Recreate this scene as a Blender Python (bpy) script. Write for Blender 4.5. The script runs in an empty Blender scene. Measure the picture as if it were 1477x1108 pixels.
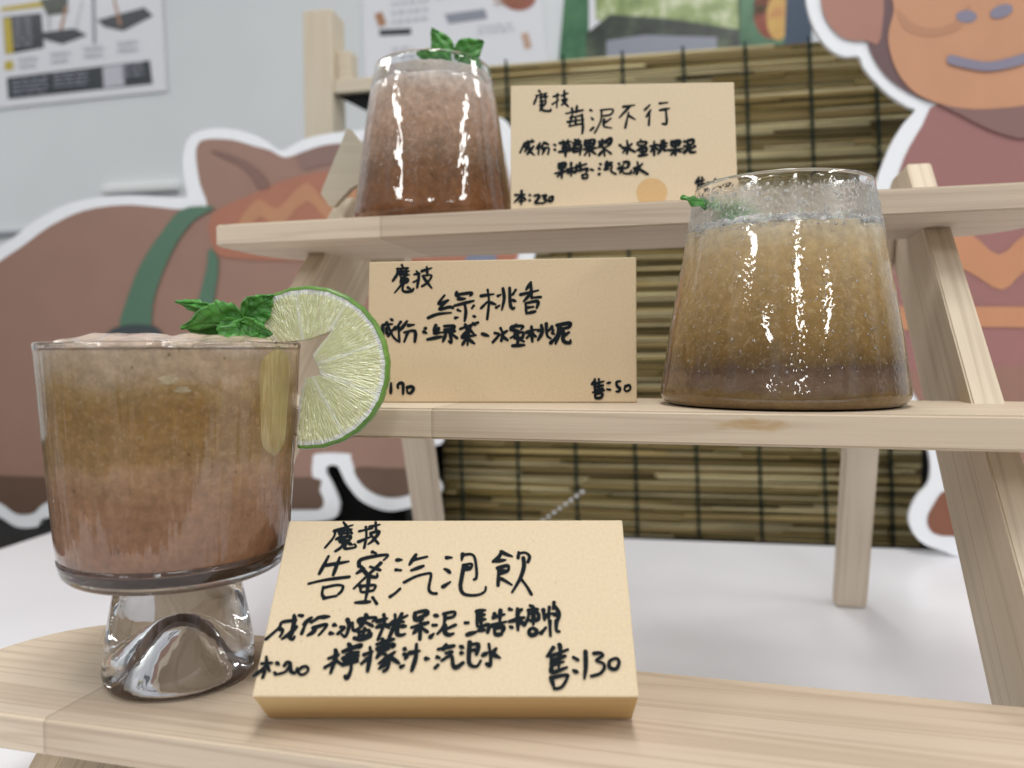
import bpy, bmesh, math, random
from mathutils import Vector, Matrix
from mathutils.geometry import tessellate_polygon
scene = bpy.context.scene
COL = scene.collection
R = math.radians
rnd = random.Random(7)

# ------------------------------------------------------------------ camera
cd = bpy.data.cameras.new('camera'); cam = bpy.data.objects.new('camera', cd); COL.objects.link(cam)
CR = Vector((0.967728, 0.251936, -0.005612)); CU = Vector((-0.0039, 0.037238, 0.999299)); CF = Vector((-0.251968, 0.967027, -0.037019))
m = Matrix((CR, CU, -CF)).transposed().to_4x4(); m.translation = (0.054892, -0.21071, 0.119084)
cam.matrix_world = m
cd.sensor_width = 36; cd.lens = 1148.0 / 1477 * 36
cd.clip_start = 0.01; cd.clip_end = 50
cd.dof.use_dof = True; cd.dof.focus_distance = 0.312; cd.dof.aperture_fstop = 8.2; cd.dof.aperture_blades = 0
scene.camera = cam

# ------------------------------------------------------------------ world and ceiling lamps
w = bpy.data.worlds.new('World'); scene.world = w; w.use_nodes = True
wn_ = w.node_tree; bg_ = wn_.nodes['Background']; bg_.inputs[1].default_value = 0.82
tc_ = wn_.nodes.new('ShaderNodeTexCoord'); mp_ = wn_.nodes.new('ShaderNodeMapping'); mp_.inputs['Scale'].default_value = (2.6, 2.6, 1.3); mp_.inputs['Location'].default_value = (0.7, 0.2, 0.4)
no_ = wn_.nodes.new('ShaderNodeTexNoise'); no_.inputs['Scale'].default_value = 1.6; no_.inputs['Detail'].default_value = 2.0
rm_ = wn_.nodes.new('ShaderNodeValToRGB'); e_ = rm_.color_ramp.elements
e_[0].position = 0.36; e_[0].color = (0.07, 0.07, 0.075, 1); e_[1].position = 0.70; e_[1].color = (0.72, 0.76, 0.82, 1)
k_ = e_.new(0.50); k_.color = (0.20, 0.205, 0.215, 1)
wn_.links.new(tc_.outputs['Generated'], mp_.inputs['Vector']); wn_.links.new(mp_.outputs[0], no_.inputs['Vector']); wn_.links.new(no_.outputs['Fac'], rm_.inputs[0]); wn_.links.new(rm_.outputs[0], bg_.inputs[0])
def ceiling_panel(x, y, z, sx, sy, power):
    l = bpy.data.lights.new('ceiling_lamp', 'AREA'); l.shape = 'RECTANGLE'; l.size = sx; l.size_y = sy
    l.energy = power; l.color = (1.0, 0.985, 0.955)
    o = bpy.data.objects.new('ceiling_lamp', l); COL.objects.link(o); o.location = (x, y, z)
    o.rotation_euler = (0, 0, R(14.6)); return o
for lx, ly, ln, pw in ((-2.0, -3.1, 1.2, 23), (-2.0, -0.9, 1.4, 26), (-2.0, 1.1, 1.2, 13), (0.0, -3.25, 1.9, 35), (0.1, -0.2, 1.2, 15), (0.1, 1.2, 1.2, 6), (1.95, -3.1, 1.2, 23), (1.95, -0.9, 1.4, 26), (1.95, 1.1, 1.2, 13)):
    a = R(14.6)                       # rows of the room's ceiling lamps run the way the camera looks
    ceiling_panel(0.055 + lx * math.cos(a) - ly * math.sin(a), -0.21 + lx * math.sin(a) + ly * math.cos(a), 1.55, 0.25, ln, pw * 1.05)
vs = scene.view_settings
scene.display_settings.display_device = 'sRGB'
vs.view_transform = 'Standard'; vs.look = 'None'; vs.gamma = 1; vs.use_curve_mapping = False; vs.exposure = 0.0
cy = scene.cycles
cy.use_denoising = True; cy.max_bounces = 14; cy.transmission_bounces = 12; cy.transparent_max_bounces = 8; cy.glossy_bounces = 6
cy.blur_glossy = 0.6; cy.sample_clamp_indirect = 0.0; cy.caustics_reflective = False; cy.caustics_refractive = True

WRITING={"c1_head":[114,[[[1959,6085],[2077,5945]],[[1684,5741],[2297,5977]],[[1715,5770],[1695,5491],[1460,5086]],[[1833,5733],[2293,5808]],[[1896,5633],[2311,5668]],[[1897,5812],[1964,5495]],[[2134,5889],[2174,5582]],[[1912,5522],[1804,5410]],[[2219,5806],[2314,5640]],[[1898,5439],[2280,5528],[2210,5306],[1945,5274]],[[2062,5497],[2037,5139],[1845,4946]],[[1934,5357],[2248,5389]],[[2161,5305],[2145,5059],[2340,5057],[2527,5114],[2465,5228]],[[2266,5252],[2396,5188]],[[2575,5728],[3007,5847]],[[2778,5900],[2844,5537],[2825,5070]],[[2601,5312],[3019,5512]],[[2926,5902],[3264,5993]],[[3106,6076],[3170,5710]],[[2979,5651],[3269,5711],[3108,5375],[2954,5219]],[[2985,5595],[3294,5241]]]],"c1_title":[123,[[[1630,4754],[1418,4092]],[[1609,4409],[2356,4552]],[[2023,4707],[1899,4047]],[[1120,3728],[1642,3863],[2454,3978]],[[1633,3608],[1633,3356],[1739,3207]],[[1660,3583],[2046,3675],[2286,3642],[2272,3465],[2184,3353]],[[1716,3207],[2123,3287]],[[3135,4912],[3261,4860]],[[2739,4373],[2758,4611],[3249,4752],[3680,4796],[3555,4597]],[[2814,4348],[3088,4039],[3381,3965],[3391,4095]],[[3469,4489],[3130,4091],[2878,3804],[2673,3557]],[[3124,4352],[3473,4226]],[[2699,4111],[2916,4286]],[[2894,4270],[3082,4090]],[[2896,3651],[2947,3424],[3316,3480]],[[2876,3625],[3365,3673],[3339,3480]],[[3129,3884],[3134,3427],[3104,3077]],[[2792,3048],[3266,3079]],[[3343,3229],[3506,3009]],[[4012,4604],[4181,4606]],[[4022,4235],[4190,4221]],[[3923,3262],[4076,3380],[4225,3543]],[[4649,4800],[4461,4425]],[[4590,4612],[5042,4726]],[[4549,4216],[4945,4379]],[[4347,3774],[4710,3985],[5083,4094],[5229,4059],[5190,3557],[5294,3392],[5460,3369]],[[5722,4690],[5899,4693]],[[5679,4259],[5761,4226],[5861,4130]],[[5666,3613],[5894,3786]],[[6266,4824],[6242,4592]],[[6268,4777],[6412,4815],[6574,4811],[6692,4670],[6768,4213],[6766,3936],[6698,3876]],[[6297,4409],[6585,4455],[6543,4272],[6368,4242]],[[6330,4399],[6269,3894],[6248,3621],[6335,3386],[6557,3306],[6870,3327],[7071,3447],[7099,3606]],[[6428,4348],[6493,4313]],[[7611,4934],[7516,4718],[7324,4537]],[[7595,4916],[7742,4828],[7969,4735]],[[7420,4556],[7743,4597]],[[7487,4293],[7776,4385],[7856,4334],[7808,4158],[7521,4050]],[[7519,4311],[7509,3656]],[[7536,4189],[7792,4210]],[[7522,3912],[7681,3863],[7967,3679]],[[8197,4889],[8179,4674]],[[8197,4843],[8425,4875],[8569,4734],[8517,4520]],[[8358,4677],[8376,4341],[8254,3923],[7982,3409]],[[8285,3889],[8472,3618],[8625,3334]]]],"c1_ingr":[128,[[[73,1802],[416,2181],[490,2372],[916,2435]],[[459,2144],[563,2070],[507,1882]],[[879,2434],[864,1998],[812,1886],[936,1794],[981,1888]],[[831,2607],[883,2415]],[[973,2207],[810,1998],[592,1809]],[[996,2609],[1109,2587]],[[1413,2518],[1193,2305]],[[1262,2325],[1191,1984]],[[1438,2365],[1666,2541]],[[1739,2542],[1992,2564]],[[1540,2177],[1922,2295],[1936,2200],[1758,1935]],[[1610,2196],[1561,2045],[1399,1930]],[[2197,2280],[2273,2254]],[[2128,1996],[2220,1986]],[[2611,2457],[2692,2248],[2630,1890],[2494,1963]],[[2425,2207],[2555,2189],[2365,1980]],[[2789,2345],[2856,2099],[3017,2120]],[[3196,2619],[3262,2523]],[[3003,2385],[3028,2482],[3536,2527],[3441,2391]],[[3051,2291],[3227,2350],[3458,2239]],[[3179,2445],[3062,2196],[2893,2099]],[[3028,2026],[3364,2105],[3312,1917],[3060,1914]],[[3212,2160],[3181,1803]],[[2925,1837],[3149,1773],[3425,1881],[3448,1993]],[[3783,2627],[3830,2339],[3687,1791]],[[3587,2393],[3907,2493]],[[3607,2203],[3816,2301]],[[3872,2282],[4011,2170]],[[4151,2631],[4177,2343],[4041,1851]],[[4035,2303],[4558,2598]],[[4370,2654],[4286,2345],[4280,2004],[4396,1930],[4537,1970]],[[4100,2381],[4466,2385]],[[4333,2231],[4533,2234]],[[4789,2550],[4822,2685],[5140,2758],[5190,2645],[4838,2469]],[[4800,2685],[4838,2460],[5074,2463]],[[4731,2192],[5252,2354]],[[5009,2463],[5035,1802]],[[4964,2195],[4810,1995]],[[5049,2196],[5251,2044]],[[5451,2603],[5559,2582]],[[5428,2267],[5534,2269]],[[5368,1871],[5466,1981]],[[5749,2652],[6090,2725],[6076,2566],[5800,2495]],[[5792,2653],[5770,2249],[5593,1983]],[[5778,2095],[6153,2277]],[[5834,2250],[5824,2030],[5955,1944],[6101,1989]],[[6470,2347],[6556,2348]],[[6824,2735],[7104,2784]],[[6846,2735],[6880,2219],[7220,2290],[7203,2025]],[[6870,2599],[7085,2625]],[[6874,2442],[7110,2467]],[[6953,2759],[6985,2265]],[[6548,1951],[6842,2042]],[[6904,2087],[7095,2111]],[[7408,2652],[7367,2493]],[[7388,2538],[7732,2633]],[[7602,2768],[7583,2362]],[[7327,2247],[7797,2387]],[[7414,2160],[7459,1962],[7649,1965]],[[7435,2160],[7712,2208],[7649,1987]],[[7905,2817],[7970,2795]],[[8295,2800],[8164,2661]],[[7904,2388],[8378,2529]],[[8165,2821],[8181,2103]],[[7926,2210],[7990,2189]],[[8205,2414],[8418,2283]],[[8579,2941],[8687,2873]],[[8511,2780],[8815,2807]],[[8533,2780],[8507,2508],[8375,2260]],[[8552,2644],[8813,2693],[8829,2467],[8592,2419]],[[8685,2782],[8675,2286]],[[8543,2108],[8651,2162],[8778,2089],[8754,1978],[8625,1933],[8542,1998],[8543,2099]],[[9010,2786],[9044,2448]],[[9208,2880],[9175,2517]],[[9024,2515],[9223,2675]],[[9367,3043],[9337,2836]],[[9384,2929],[9506,2702],[9473,2431]],[[9309,2654],[9459,2611]],[[8924,2002],[9079,2181]],[[9214,2405],[9220,1919]],[[9429,2408],[9418,2097],[9514,2054]]]],"c1_ingr2":[128,[[[2368,1444],[2413,1245],[2330,710]],[[2193,1170],[2479,1282]],[[2129,884],[2385,1065]],[[2451,1101],[2606,996]],[[2771,1632],[2854,1541]],[[2624,1392],[3151,1600],[3109,1508]],[[2745,1285],[3109,1362]],[[2653,1176],[3139,1253]],[[2698,1104],[3117,1145]],[[2679,979],[3143,1074]],[[2877,1359],[2869,1142]],[[2932,1071],[2950,787],[2874,558],[2798,610]],[[3464,1530],[3508,1294],[3477,775]],[[3312,1292],[3551,1385]],[[3258,1003],[3449,1185]],[[3668,1624],[4191,1797]],[[3831,1793],[3883,1627]],[[4079,1833],[4020,1703]],[[3702,1478],[4208,1613],[4180,1520]],[[3763,1406],[4077,1483]],[[3866,1444],[3715,1188]],[[3913,1335],[4126,1157],[4100,871],[3988,764]],[[4034,1192],[3804,1010]],[[4065,1048],[3838,850]],[[4265,1375],[4101,1229]],[[4136,1229],[4439,1017]],[[4578,1473],[4622,1444]],[[4571,1304],[4658,1262],[4625,1157]],[[4522,905],[4601,948]],[[4755,1348],[5062,1415]],[[4942,1628],[4953,1203],[4861,785]],[[5287,1164],[5371,1157]],[[5887,1618],[5812,1446]],[[5644,1465],[6140,1578]],[[5637,1211],[5701,1190]],[[5594,876],[5672,960]],[[5788,1107],[6071,1258],[6146,965],[6253,884],[6454,1031]],[[5901,1340],[6087,1377]],[[6351,1559],[6436,1517]],[[6380,1346],[6443,1338]],[[6640,1691],[6638,1096],[6746,931],[6911,933],[7011,1101]],[[6664,1606],[6915,1630],[6869,1310]],[[6690,1435],[6857,1450]],[[7252,1634],[7320,1230],[7304,958],[7199,998]],[[7070,1270],[7214,1356]],[[7484,1487],[7340,1294]],[[7361,1315],[7612,1192]]]],"c1_cost":[110,[[[205,1219],[271,969]],[[107,1003],[419,1024]],[[257,951],[117,772],[-60,613]],[[278,933],[417,758]],[[173,756],[257,774],[228,564]],[[577,1026],[657,973]],[[563,725],[627,662]],[[838,940],[889,1047],[1001,1013],[922,764],[712,674]],[[1004,995],[1079,766],[1212,704],[1253,874]],[[1289,768],[1392,882],[1528,912],[1615,807],[1530,683],[1395,657],[1312,733]]]],"c1_price":[123,[[[9302,1517],[9098,1241]],[[9234,1303],[9231,796]],[[9501,1611],[9523,1428],[9456,887]],[[9217,1243],[9764,1461]],[[9227,1092],[9665,1248]],[[9238,973],[9612,1067]],[[9203,825],[9288,737],[9708,890]],[[9209,561],[9299,244]],[[9223,561],[9667,654],[9723,596],[9534,290],[9299,230]],[[9931,1206],[10061,1126]],[[9909,789],[10025,740]],[[10315,1392],[10301,926],[10234,543]],[[10581,1334],[10777,1346],[10854,1262],[10640,1109],[10842,1021],[10875,873],[10729,695],[10459,619]],[[11055,1084],[11149,1145],[11286,1176],[11350,1057],[11275,878],[11153,832],[11034,905],[11036,1039]]]],"c2_head":[126,[[[1554,6308],[1612,6195]],[[1329,6142],[1840,6163]],[[1357,6142],[1333,5888],[1139,5581]],[[1445,6000],[1899,6021]],[[1529,6083],[1476,5830]],[[1756,6080],[1789,5826]],[[1475,5886],[1902,5852]],[[1535,5716],[1849,5656],[1795,5487],[1510,5491],[1536,5688]],[[1537,5575],[1822,5572]],[[1676,5771],[1652,5546],[1485,5322],[1234,5033]],[[1653,5461],[1601,5152],[1773,5066],[2028,5102],[2111,5202]],[[1855,5261],[1970,5204]],[[2106,5512],[2360,5621]],[[2240,6016],[2357,5818],[2280,5256]],[[2129,5866],[2384,5902]],[[2495,6013],[2946,6147]],[[2718,6206],[2752,5868]],[[2527,5787],[2951,5809],[2758,5475],[2506,5310]],[[2585,5702],[2960,5220]]]],"c2_title":[132,[[[3557,4876],[3281,4487],[3729,4650]],[[3701,4622],[3313,4235],[3789,4342],[3958,4284]],[[2811,3848],[3231,4012],[3877,4078]],[[4117,5009],[4091,4842],[4458,4698]],[[4118,4897],[4790,4973],[4736,4834]],[[4177,4684],[4513,4714]],[[4013,4395],[4906,4609]],[[4489,4474],[4549,4111],[4499,3693]],[[4184,4198],[4297,4141]],[[4077,3836],[4189,3863]],[[4909,4386],[4827,4275]],[[4888,3912],[4972,3884]],[[5239,4829],[5823,4905]],[[5542,5104],[5605,4546],[5531,3767]],[[5521,4547],[5246,4271]],[[5605,4546],[5912,4431]],[[6238,5151],[6298,4705],[6193,4178]],[[6019,4820],[6130,4874]],[[5942,4292],[6080,4374]],[[6543,5175],[6579,4424],[6692,4228],[6774,4283]],[[6821,5088],[6685,4867]],[[6688,4617],[6827,4560]],[[7509,5413],[7292,5082]],[[7045,4863],[7844,5048]],[[7510,5357],[7544,4691]],[[7514,4913],[7187,4556]],[[7572,4718],[7957,4742]],[[7270,4472],[7302,4084]],[[7298,4472],[7822,4549],[7769,4245]],[[7383,4277],[7631,4302]],[[7303,4001],[7716,4091]]]],"c2_ingr":[145,[[[695,3035],[688,3457],[784,3553],[1145,3583]],[[853,3391],[904,3099]],[[881,3650],[1154,3064],[1388,2804]],[[1278,3452],[958,3033]],[[1075,3810],[1142,3764]],[[1537,3676],[1281,3322]],[[1442,3451],[1486,2771]],[[1831,3706],[1543,3320]],[[1899,3512],[2160,3542]],[[1708,3190],[2197,3251],[2205,2766]],[[1872,3188],[1715,2769]],[[2652,3376],[2717,3376]],[[2622,3215],[2753,3149]],[[3170,3501],[3076,3244],[3335,3306]],[[3302,3371],[3110,3147],[3402,3177]],[[2790,2859],[3437,2983]],[[3560,3465],[4014,3462],[3886,3302],[3562,3304]],[[3499,3176],[4049,3236]],[[3823,3238],[3895,2723],[3764,2775]],[[3630,3079],[3506,2758]],[[3954,3076],[4150,2914]],[[4306,3331],[5109,3613]],[[4530,3522],[4597,3296]],[[4884,3583],[4981,3518]],[[4789,3423],[4376,2977]],[[4726,3295],[4955,3069]],[[4408,2944],[5020,3036]],[[4664,3167],[4639,2590]],[[4571,2879],[4413,2623]],[[4700,2846],[4960,2652]],[[5308,3098],[5599,3000]],[[6139,3348],[6238,3091],[6178,2772]],[[5886,3126],[6079,3061],[5794,2711]],[[6429,3218],[6207,3028],[6465,2802]],[[6841,3470],[6906,3406]],[[6620,3280],[6682,3408],[7161,3436],[7067,3277]],[[6716,3248],[6972,3150],[6592,2897]],[[6782,3087],[7164,3148],[7103,2893],[6784,2896]],[[6941,3150],[6915,2576]],[[6692,2545],[7233,2574]],[[7040,2830],[7200,2733]],[[7323,3147],[7735,3271]],[[7543,3401],[7582,2731]],[[7483,3050],[7326,2892]],[[7610,3081],[7738,2953]],[[7987,3461],[8022,3142],[7835,2793]],[[7831,3239],[7926,3206]],[[8209,3523],[8245,3013],[8405,2865]],[[8464,3393],[8307,3203]],[[8465,3266],[8528,3227]],[[8498,3106],[8562,3061]],[[8407,2662],[8626,2883]],[[8685,3455],[9253,3546],[9191,3355],[8749,3295]],[[8748,3454],[8689,3010],[8439,2662]],[[8875,3326],[8629,2629]],[[9224,3133],[8942,2944]],[[8971,3198],[8975,2753],[9260,2656],[9290,2783]]]],"c2_cost":[136,[[[771,611],[837,560]],[[1126,868],[1121,418]],[[1457,643],[1442,771],[1551,868],[1682,816],[1690,385]],[[1880,674],[2075,706],[2175,609],[2048,417],[1904,449],[1861,642]]]],"c2_price":[113,[[[10371,1003],[10238,805]],[[10371,1030],[10374,533]],[[10328,804],[10775,939]],[[10373,669],[10731,758]],[[10374,533],[10732,623]],[[10550,1030],[10554,488]],[[10285,443],[10778,533]],[[10376,353],[10689,398],[10645,217],[10422,191],[10376,335]],[[10910,848],[11044,875]],[[10911,578],[11046,560]],[[11490,937],[11330,893],[11357,712],[11474,622],[11421,487],[11314,478]],[[11714,712],[11892,756],[11920,576],[11760,487],[11670,577],[11714,694]]]],"c3_head":[127,[[[1550,6809],[1642,6661]],[[1410,6520],[1965,6656]],[[1456,6519],[1270,6038]],[[1594,6420],[2010,6461]],[[1688,6612],[1640,6274]],[[1872,6609],[1917,6269]],[[1593,6177],[1916,6220],[1823,5980],[1592,5984]],[[1732,6224],[1591,5646]],[[1777,5981],[1729,5692],[2143,5637],[2190,5752]],[[2333,6456],[2656,6547]],[[2565,6597],[2513,5824]],[[2284,6021],[2608,6257]],[[2794,6496],[3118,6636]],[[2935,6785],[2931,6300]],[[2792,6254],[3069,6298],[2790,5964]],[[2838,6205],[3158,5861]]]],"c3_title":[131,[[[3016,5478],[3937,5655]],[[3341,5762],[3383,5424]],[[3618,5902],[3568,5517]],[[3244,5233],[3888,5367]],[[3337,5328],[3194,4754]],[[3194,4754],[3883,4887]],[[3888,5415],[3926,4646],[3877,4312]],[[3104,4995],[3977,5125]],[[3519,5229],[3564,5132]],[[3517,4989],[3561,4844]],[[4350,5649],[4441,5599]],[[4391,5215],[4481,5117]],[[4336,4496],[4522,4685]],[[4900,5640],[5542,5677],[5446,5390],[4987,5301]],[[4945,5591],[4892,5015],[4563,4349]],[[5443,5150],[5119,4915]],[[5076,5108],[5071,4724],[5481,4622]],[[6140,5812],[6736,5898]],[[6507,5854],[5901,5191]],[[6408,5471],[6211,4610]],[[6451,5278],[6767,5081]],[[7559,5884],[7279,5600]],[[7599,5595],[7363,5215]],[[7549,5404],[7490,4734]],[[8109,5971],[8521,6013]],[[8100,5587],[8604,5675]],[[8421,5630],[8449,4862],[8221,4818]]]],"c3_ingr":[149,[[[507,3293],[681,3652],[812,3831],[1245,3914]],[[768,3696],[854,3514],[767,3335]],[[942,3919],[1027,3421],[1286,3147]],[[1244,3643],[897,3198]],[[1159,3979],[1245,3923]],[[1592,3819],[1417,3506]],[[1548,3639],[1502,3189]],[[1808,3861],[1677,3592]],[[1895,3814],[2067,3721]],[[1720,3501],[2066,3541],[2021,3181]],[[1850,3499],[1718,3186]],[[2370,3717],[2439,3689]],[[2368,3447],[2437,3418]],[[2674,3803],[3279,3884]],[[2848,3936],[2889,3754]],[[3107,3977],[3106,3796]],[[2845,3665],[3191,3705],[3146,3435],[2844,3440],[2845,3647]],[[2845,3557],[3147,3570]],[[2627,3308],[3318,3388]],[[2973,3438],[2970,3033]],[[3365,3792],[3798,3876]],[[3496,3971],[3511,3745]],[[3669,3968],[3667,3788]],[[3450,3656],[3796,3696],[3747,3112]],[[3450,3656],[3404,3296],[3793,3381]],[[3319,3460],[3837,3515]],[[4057,3917],[4054,3602],[4485,3640]],[[4057,3917],[4532,3955],[4485,3640]],[[4055,3755],[4487,3785]],[[4273,3914],[4263,3059]],[[3965,3423],[4656,3503]],[[4224,3419],[4005,3108]],[[4310,3418],[4608,3144]],[[4790,3861],[4829,3590]],[[4963,3949],[4957,3498]],[[4786,3546],[5003,3678]],[[5091,3857],[5439,4032],[5391,3717],[5130,3541]],[[5133,3766],[5435,3806]],[[5043,3497],[5080,3047]],[[4780,3097],[4999,3363]],[[5128,3406],[5426,3177]],[[5906,3637],[5991,3573]],[[6297,3884],[6334,3523],[6285,3165]],[[6058,3482],[6230,3480],[6071,3213]],[[6552,3700],[6376,3478],[6716,3248]],[[7029,3918],[7070,3827]],[[6852,3650],[6897,3785],[7327,3796],[7281,3644]],[[6937,3604],[7279,3554],[6846,3336]],[[6977,3424],[7321,3464],[7273,3240],[6973,3244]],[[7150,3511],[7098,3063]],[[6926,3021],[7399,3077]],[[7537,3550],[7925,3634]],[[7757,3817],[7741,3054]],[[7706,3458],[7548,3236]],[[7793,3502],[7945,3365]],[[8144,3856],[8134,3407],[7957,3140]],[[7966,3589],[8441,3717]],[[8272,3854],[8286,3315],[8475,3357]],[[8093,3497],[8437,3537]],[[8700,3802],[8719,3533],[9080,3572]],[[8700,3802],[9129,3841],[9080,3572]],[[8723,3685],[9083,3707]],[[8897,3826],[8879,3038]],[[8560,3311],[9289,3390]],[[8859,3307],[8639,3041]],[[8945,3323],[9199,3212]],[[9385,3792],[9444,3764]],[[9378,3523],[9446,3504]],[[9326,3165],[9458,3298]],[[9557,3835],[9857,3875],[9809,3651],[9551,3610]],[[9556,3790],[9520,3386],[9368,3120]],[[9934,3515],[9673,3339]],[[9678,3563],[9669,3205],[9968,3201]]]],"c3_ingr2":[149,[[[2622,2634],[2637,2365],[2922,2405]],[[2622,2634],[2950,2674],[2922,2405]],[[2777,2632],[2754,1826]],[[2403,2099],[3006,2225]],[[2704,2122],[2530,1919]],[[3093,2313],[3481,2416]],[[3269,2669],[3262,1953]],[[3222,2267],[3091,2090]],[[3308,2266],[3436,2130]],[[3569,2531],[3522,2129]],[[3611,2441],[4086,2613]],[[3742,2663],[3781,2215]],[[3652,2216],[4126,2344],[4081,2166]],[[3864,1990],[4122,2031],[4120,1835],[3905,1811],[3864,1972]],[[4340,2296],[4443,2250]],[[4817,2603],[4876,2575]],[[4770,2335],[4838,2307]],[[4766,2022],[4835,2057]],[[5205,2732],[5116,2509]],[[5160,2598],[5461,2657]],[[5115,2420],[5459,2504],[5412,2192],[5666,2028]],[[5070,2286],[5285,2328]],[[5847,2589],[5889,2543]],[[5800,2321],[5972,2363],[5881,2052]],[[6105,2674],[6363,2671],[6315,2403],[6057,2317]],[[6060,2496],[6053,2094],[6438,2044],[6483,2178]],[[6834,2664],[6871,2351],[6779,1995]],[[6656,2309],[6785,2352],[6609,2042]],[[7089,2571],[6930,2305],[7377,1987]]]],"c3_cost":[131,[[[589,1141],[562,385]],[[244,922],[761,934]],[[563,874],[201,523]],[[589,873],[803,648]],[[459,564],[674,579]],[[1019,913],[1079,885]],[[993,628],[1061,601]],[[1277,865],[1492,907],[1535,773],[1319,464],[1662,460]],[[1707,859],[1922,883],[1792,725],[1920,590],[1705,415]],[[2093,766],[2265,808],[2221,586],[2075,544],[2058,722]]]],"c3_price":[134,[[[10100,1773],[9922,1464]],[[10054,1640],[10039,1064]],[[10270,1770],[10251,1061]],[[10008,1507],[10394,1635]],[[10046,1330],[10388,1414]],[[9998,1109],[10382,1192]],[[10036,976],[10205,929],[10201,797],[10032,799],[10036,958]],[[10560,1482],[10644,1455]],[[10553,1234],[10637,1216]],[[10964,1672],[10917,1230]],[[11152,1404],[11324,1508],[11360,1268],[11163,1227],[11151,1386]],[[11449,1418],[11622,1530],[11657,1291],[11486,1240],[11457,1400]]]]}
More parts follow.
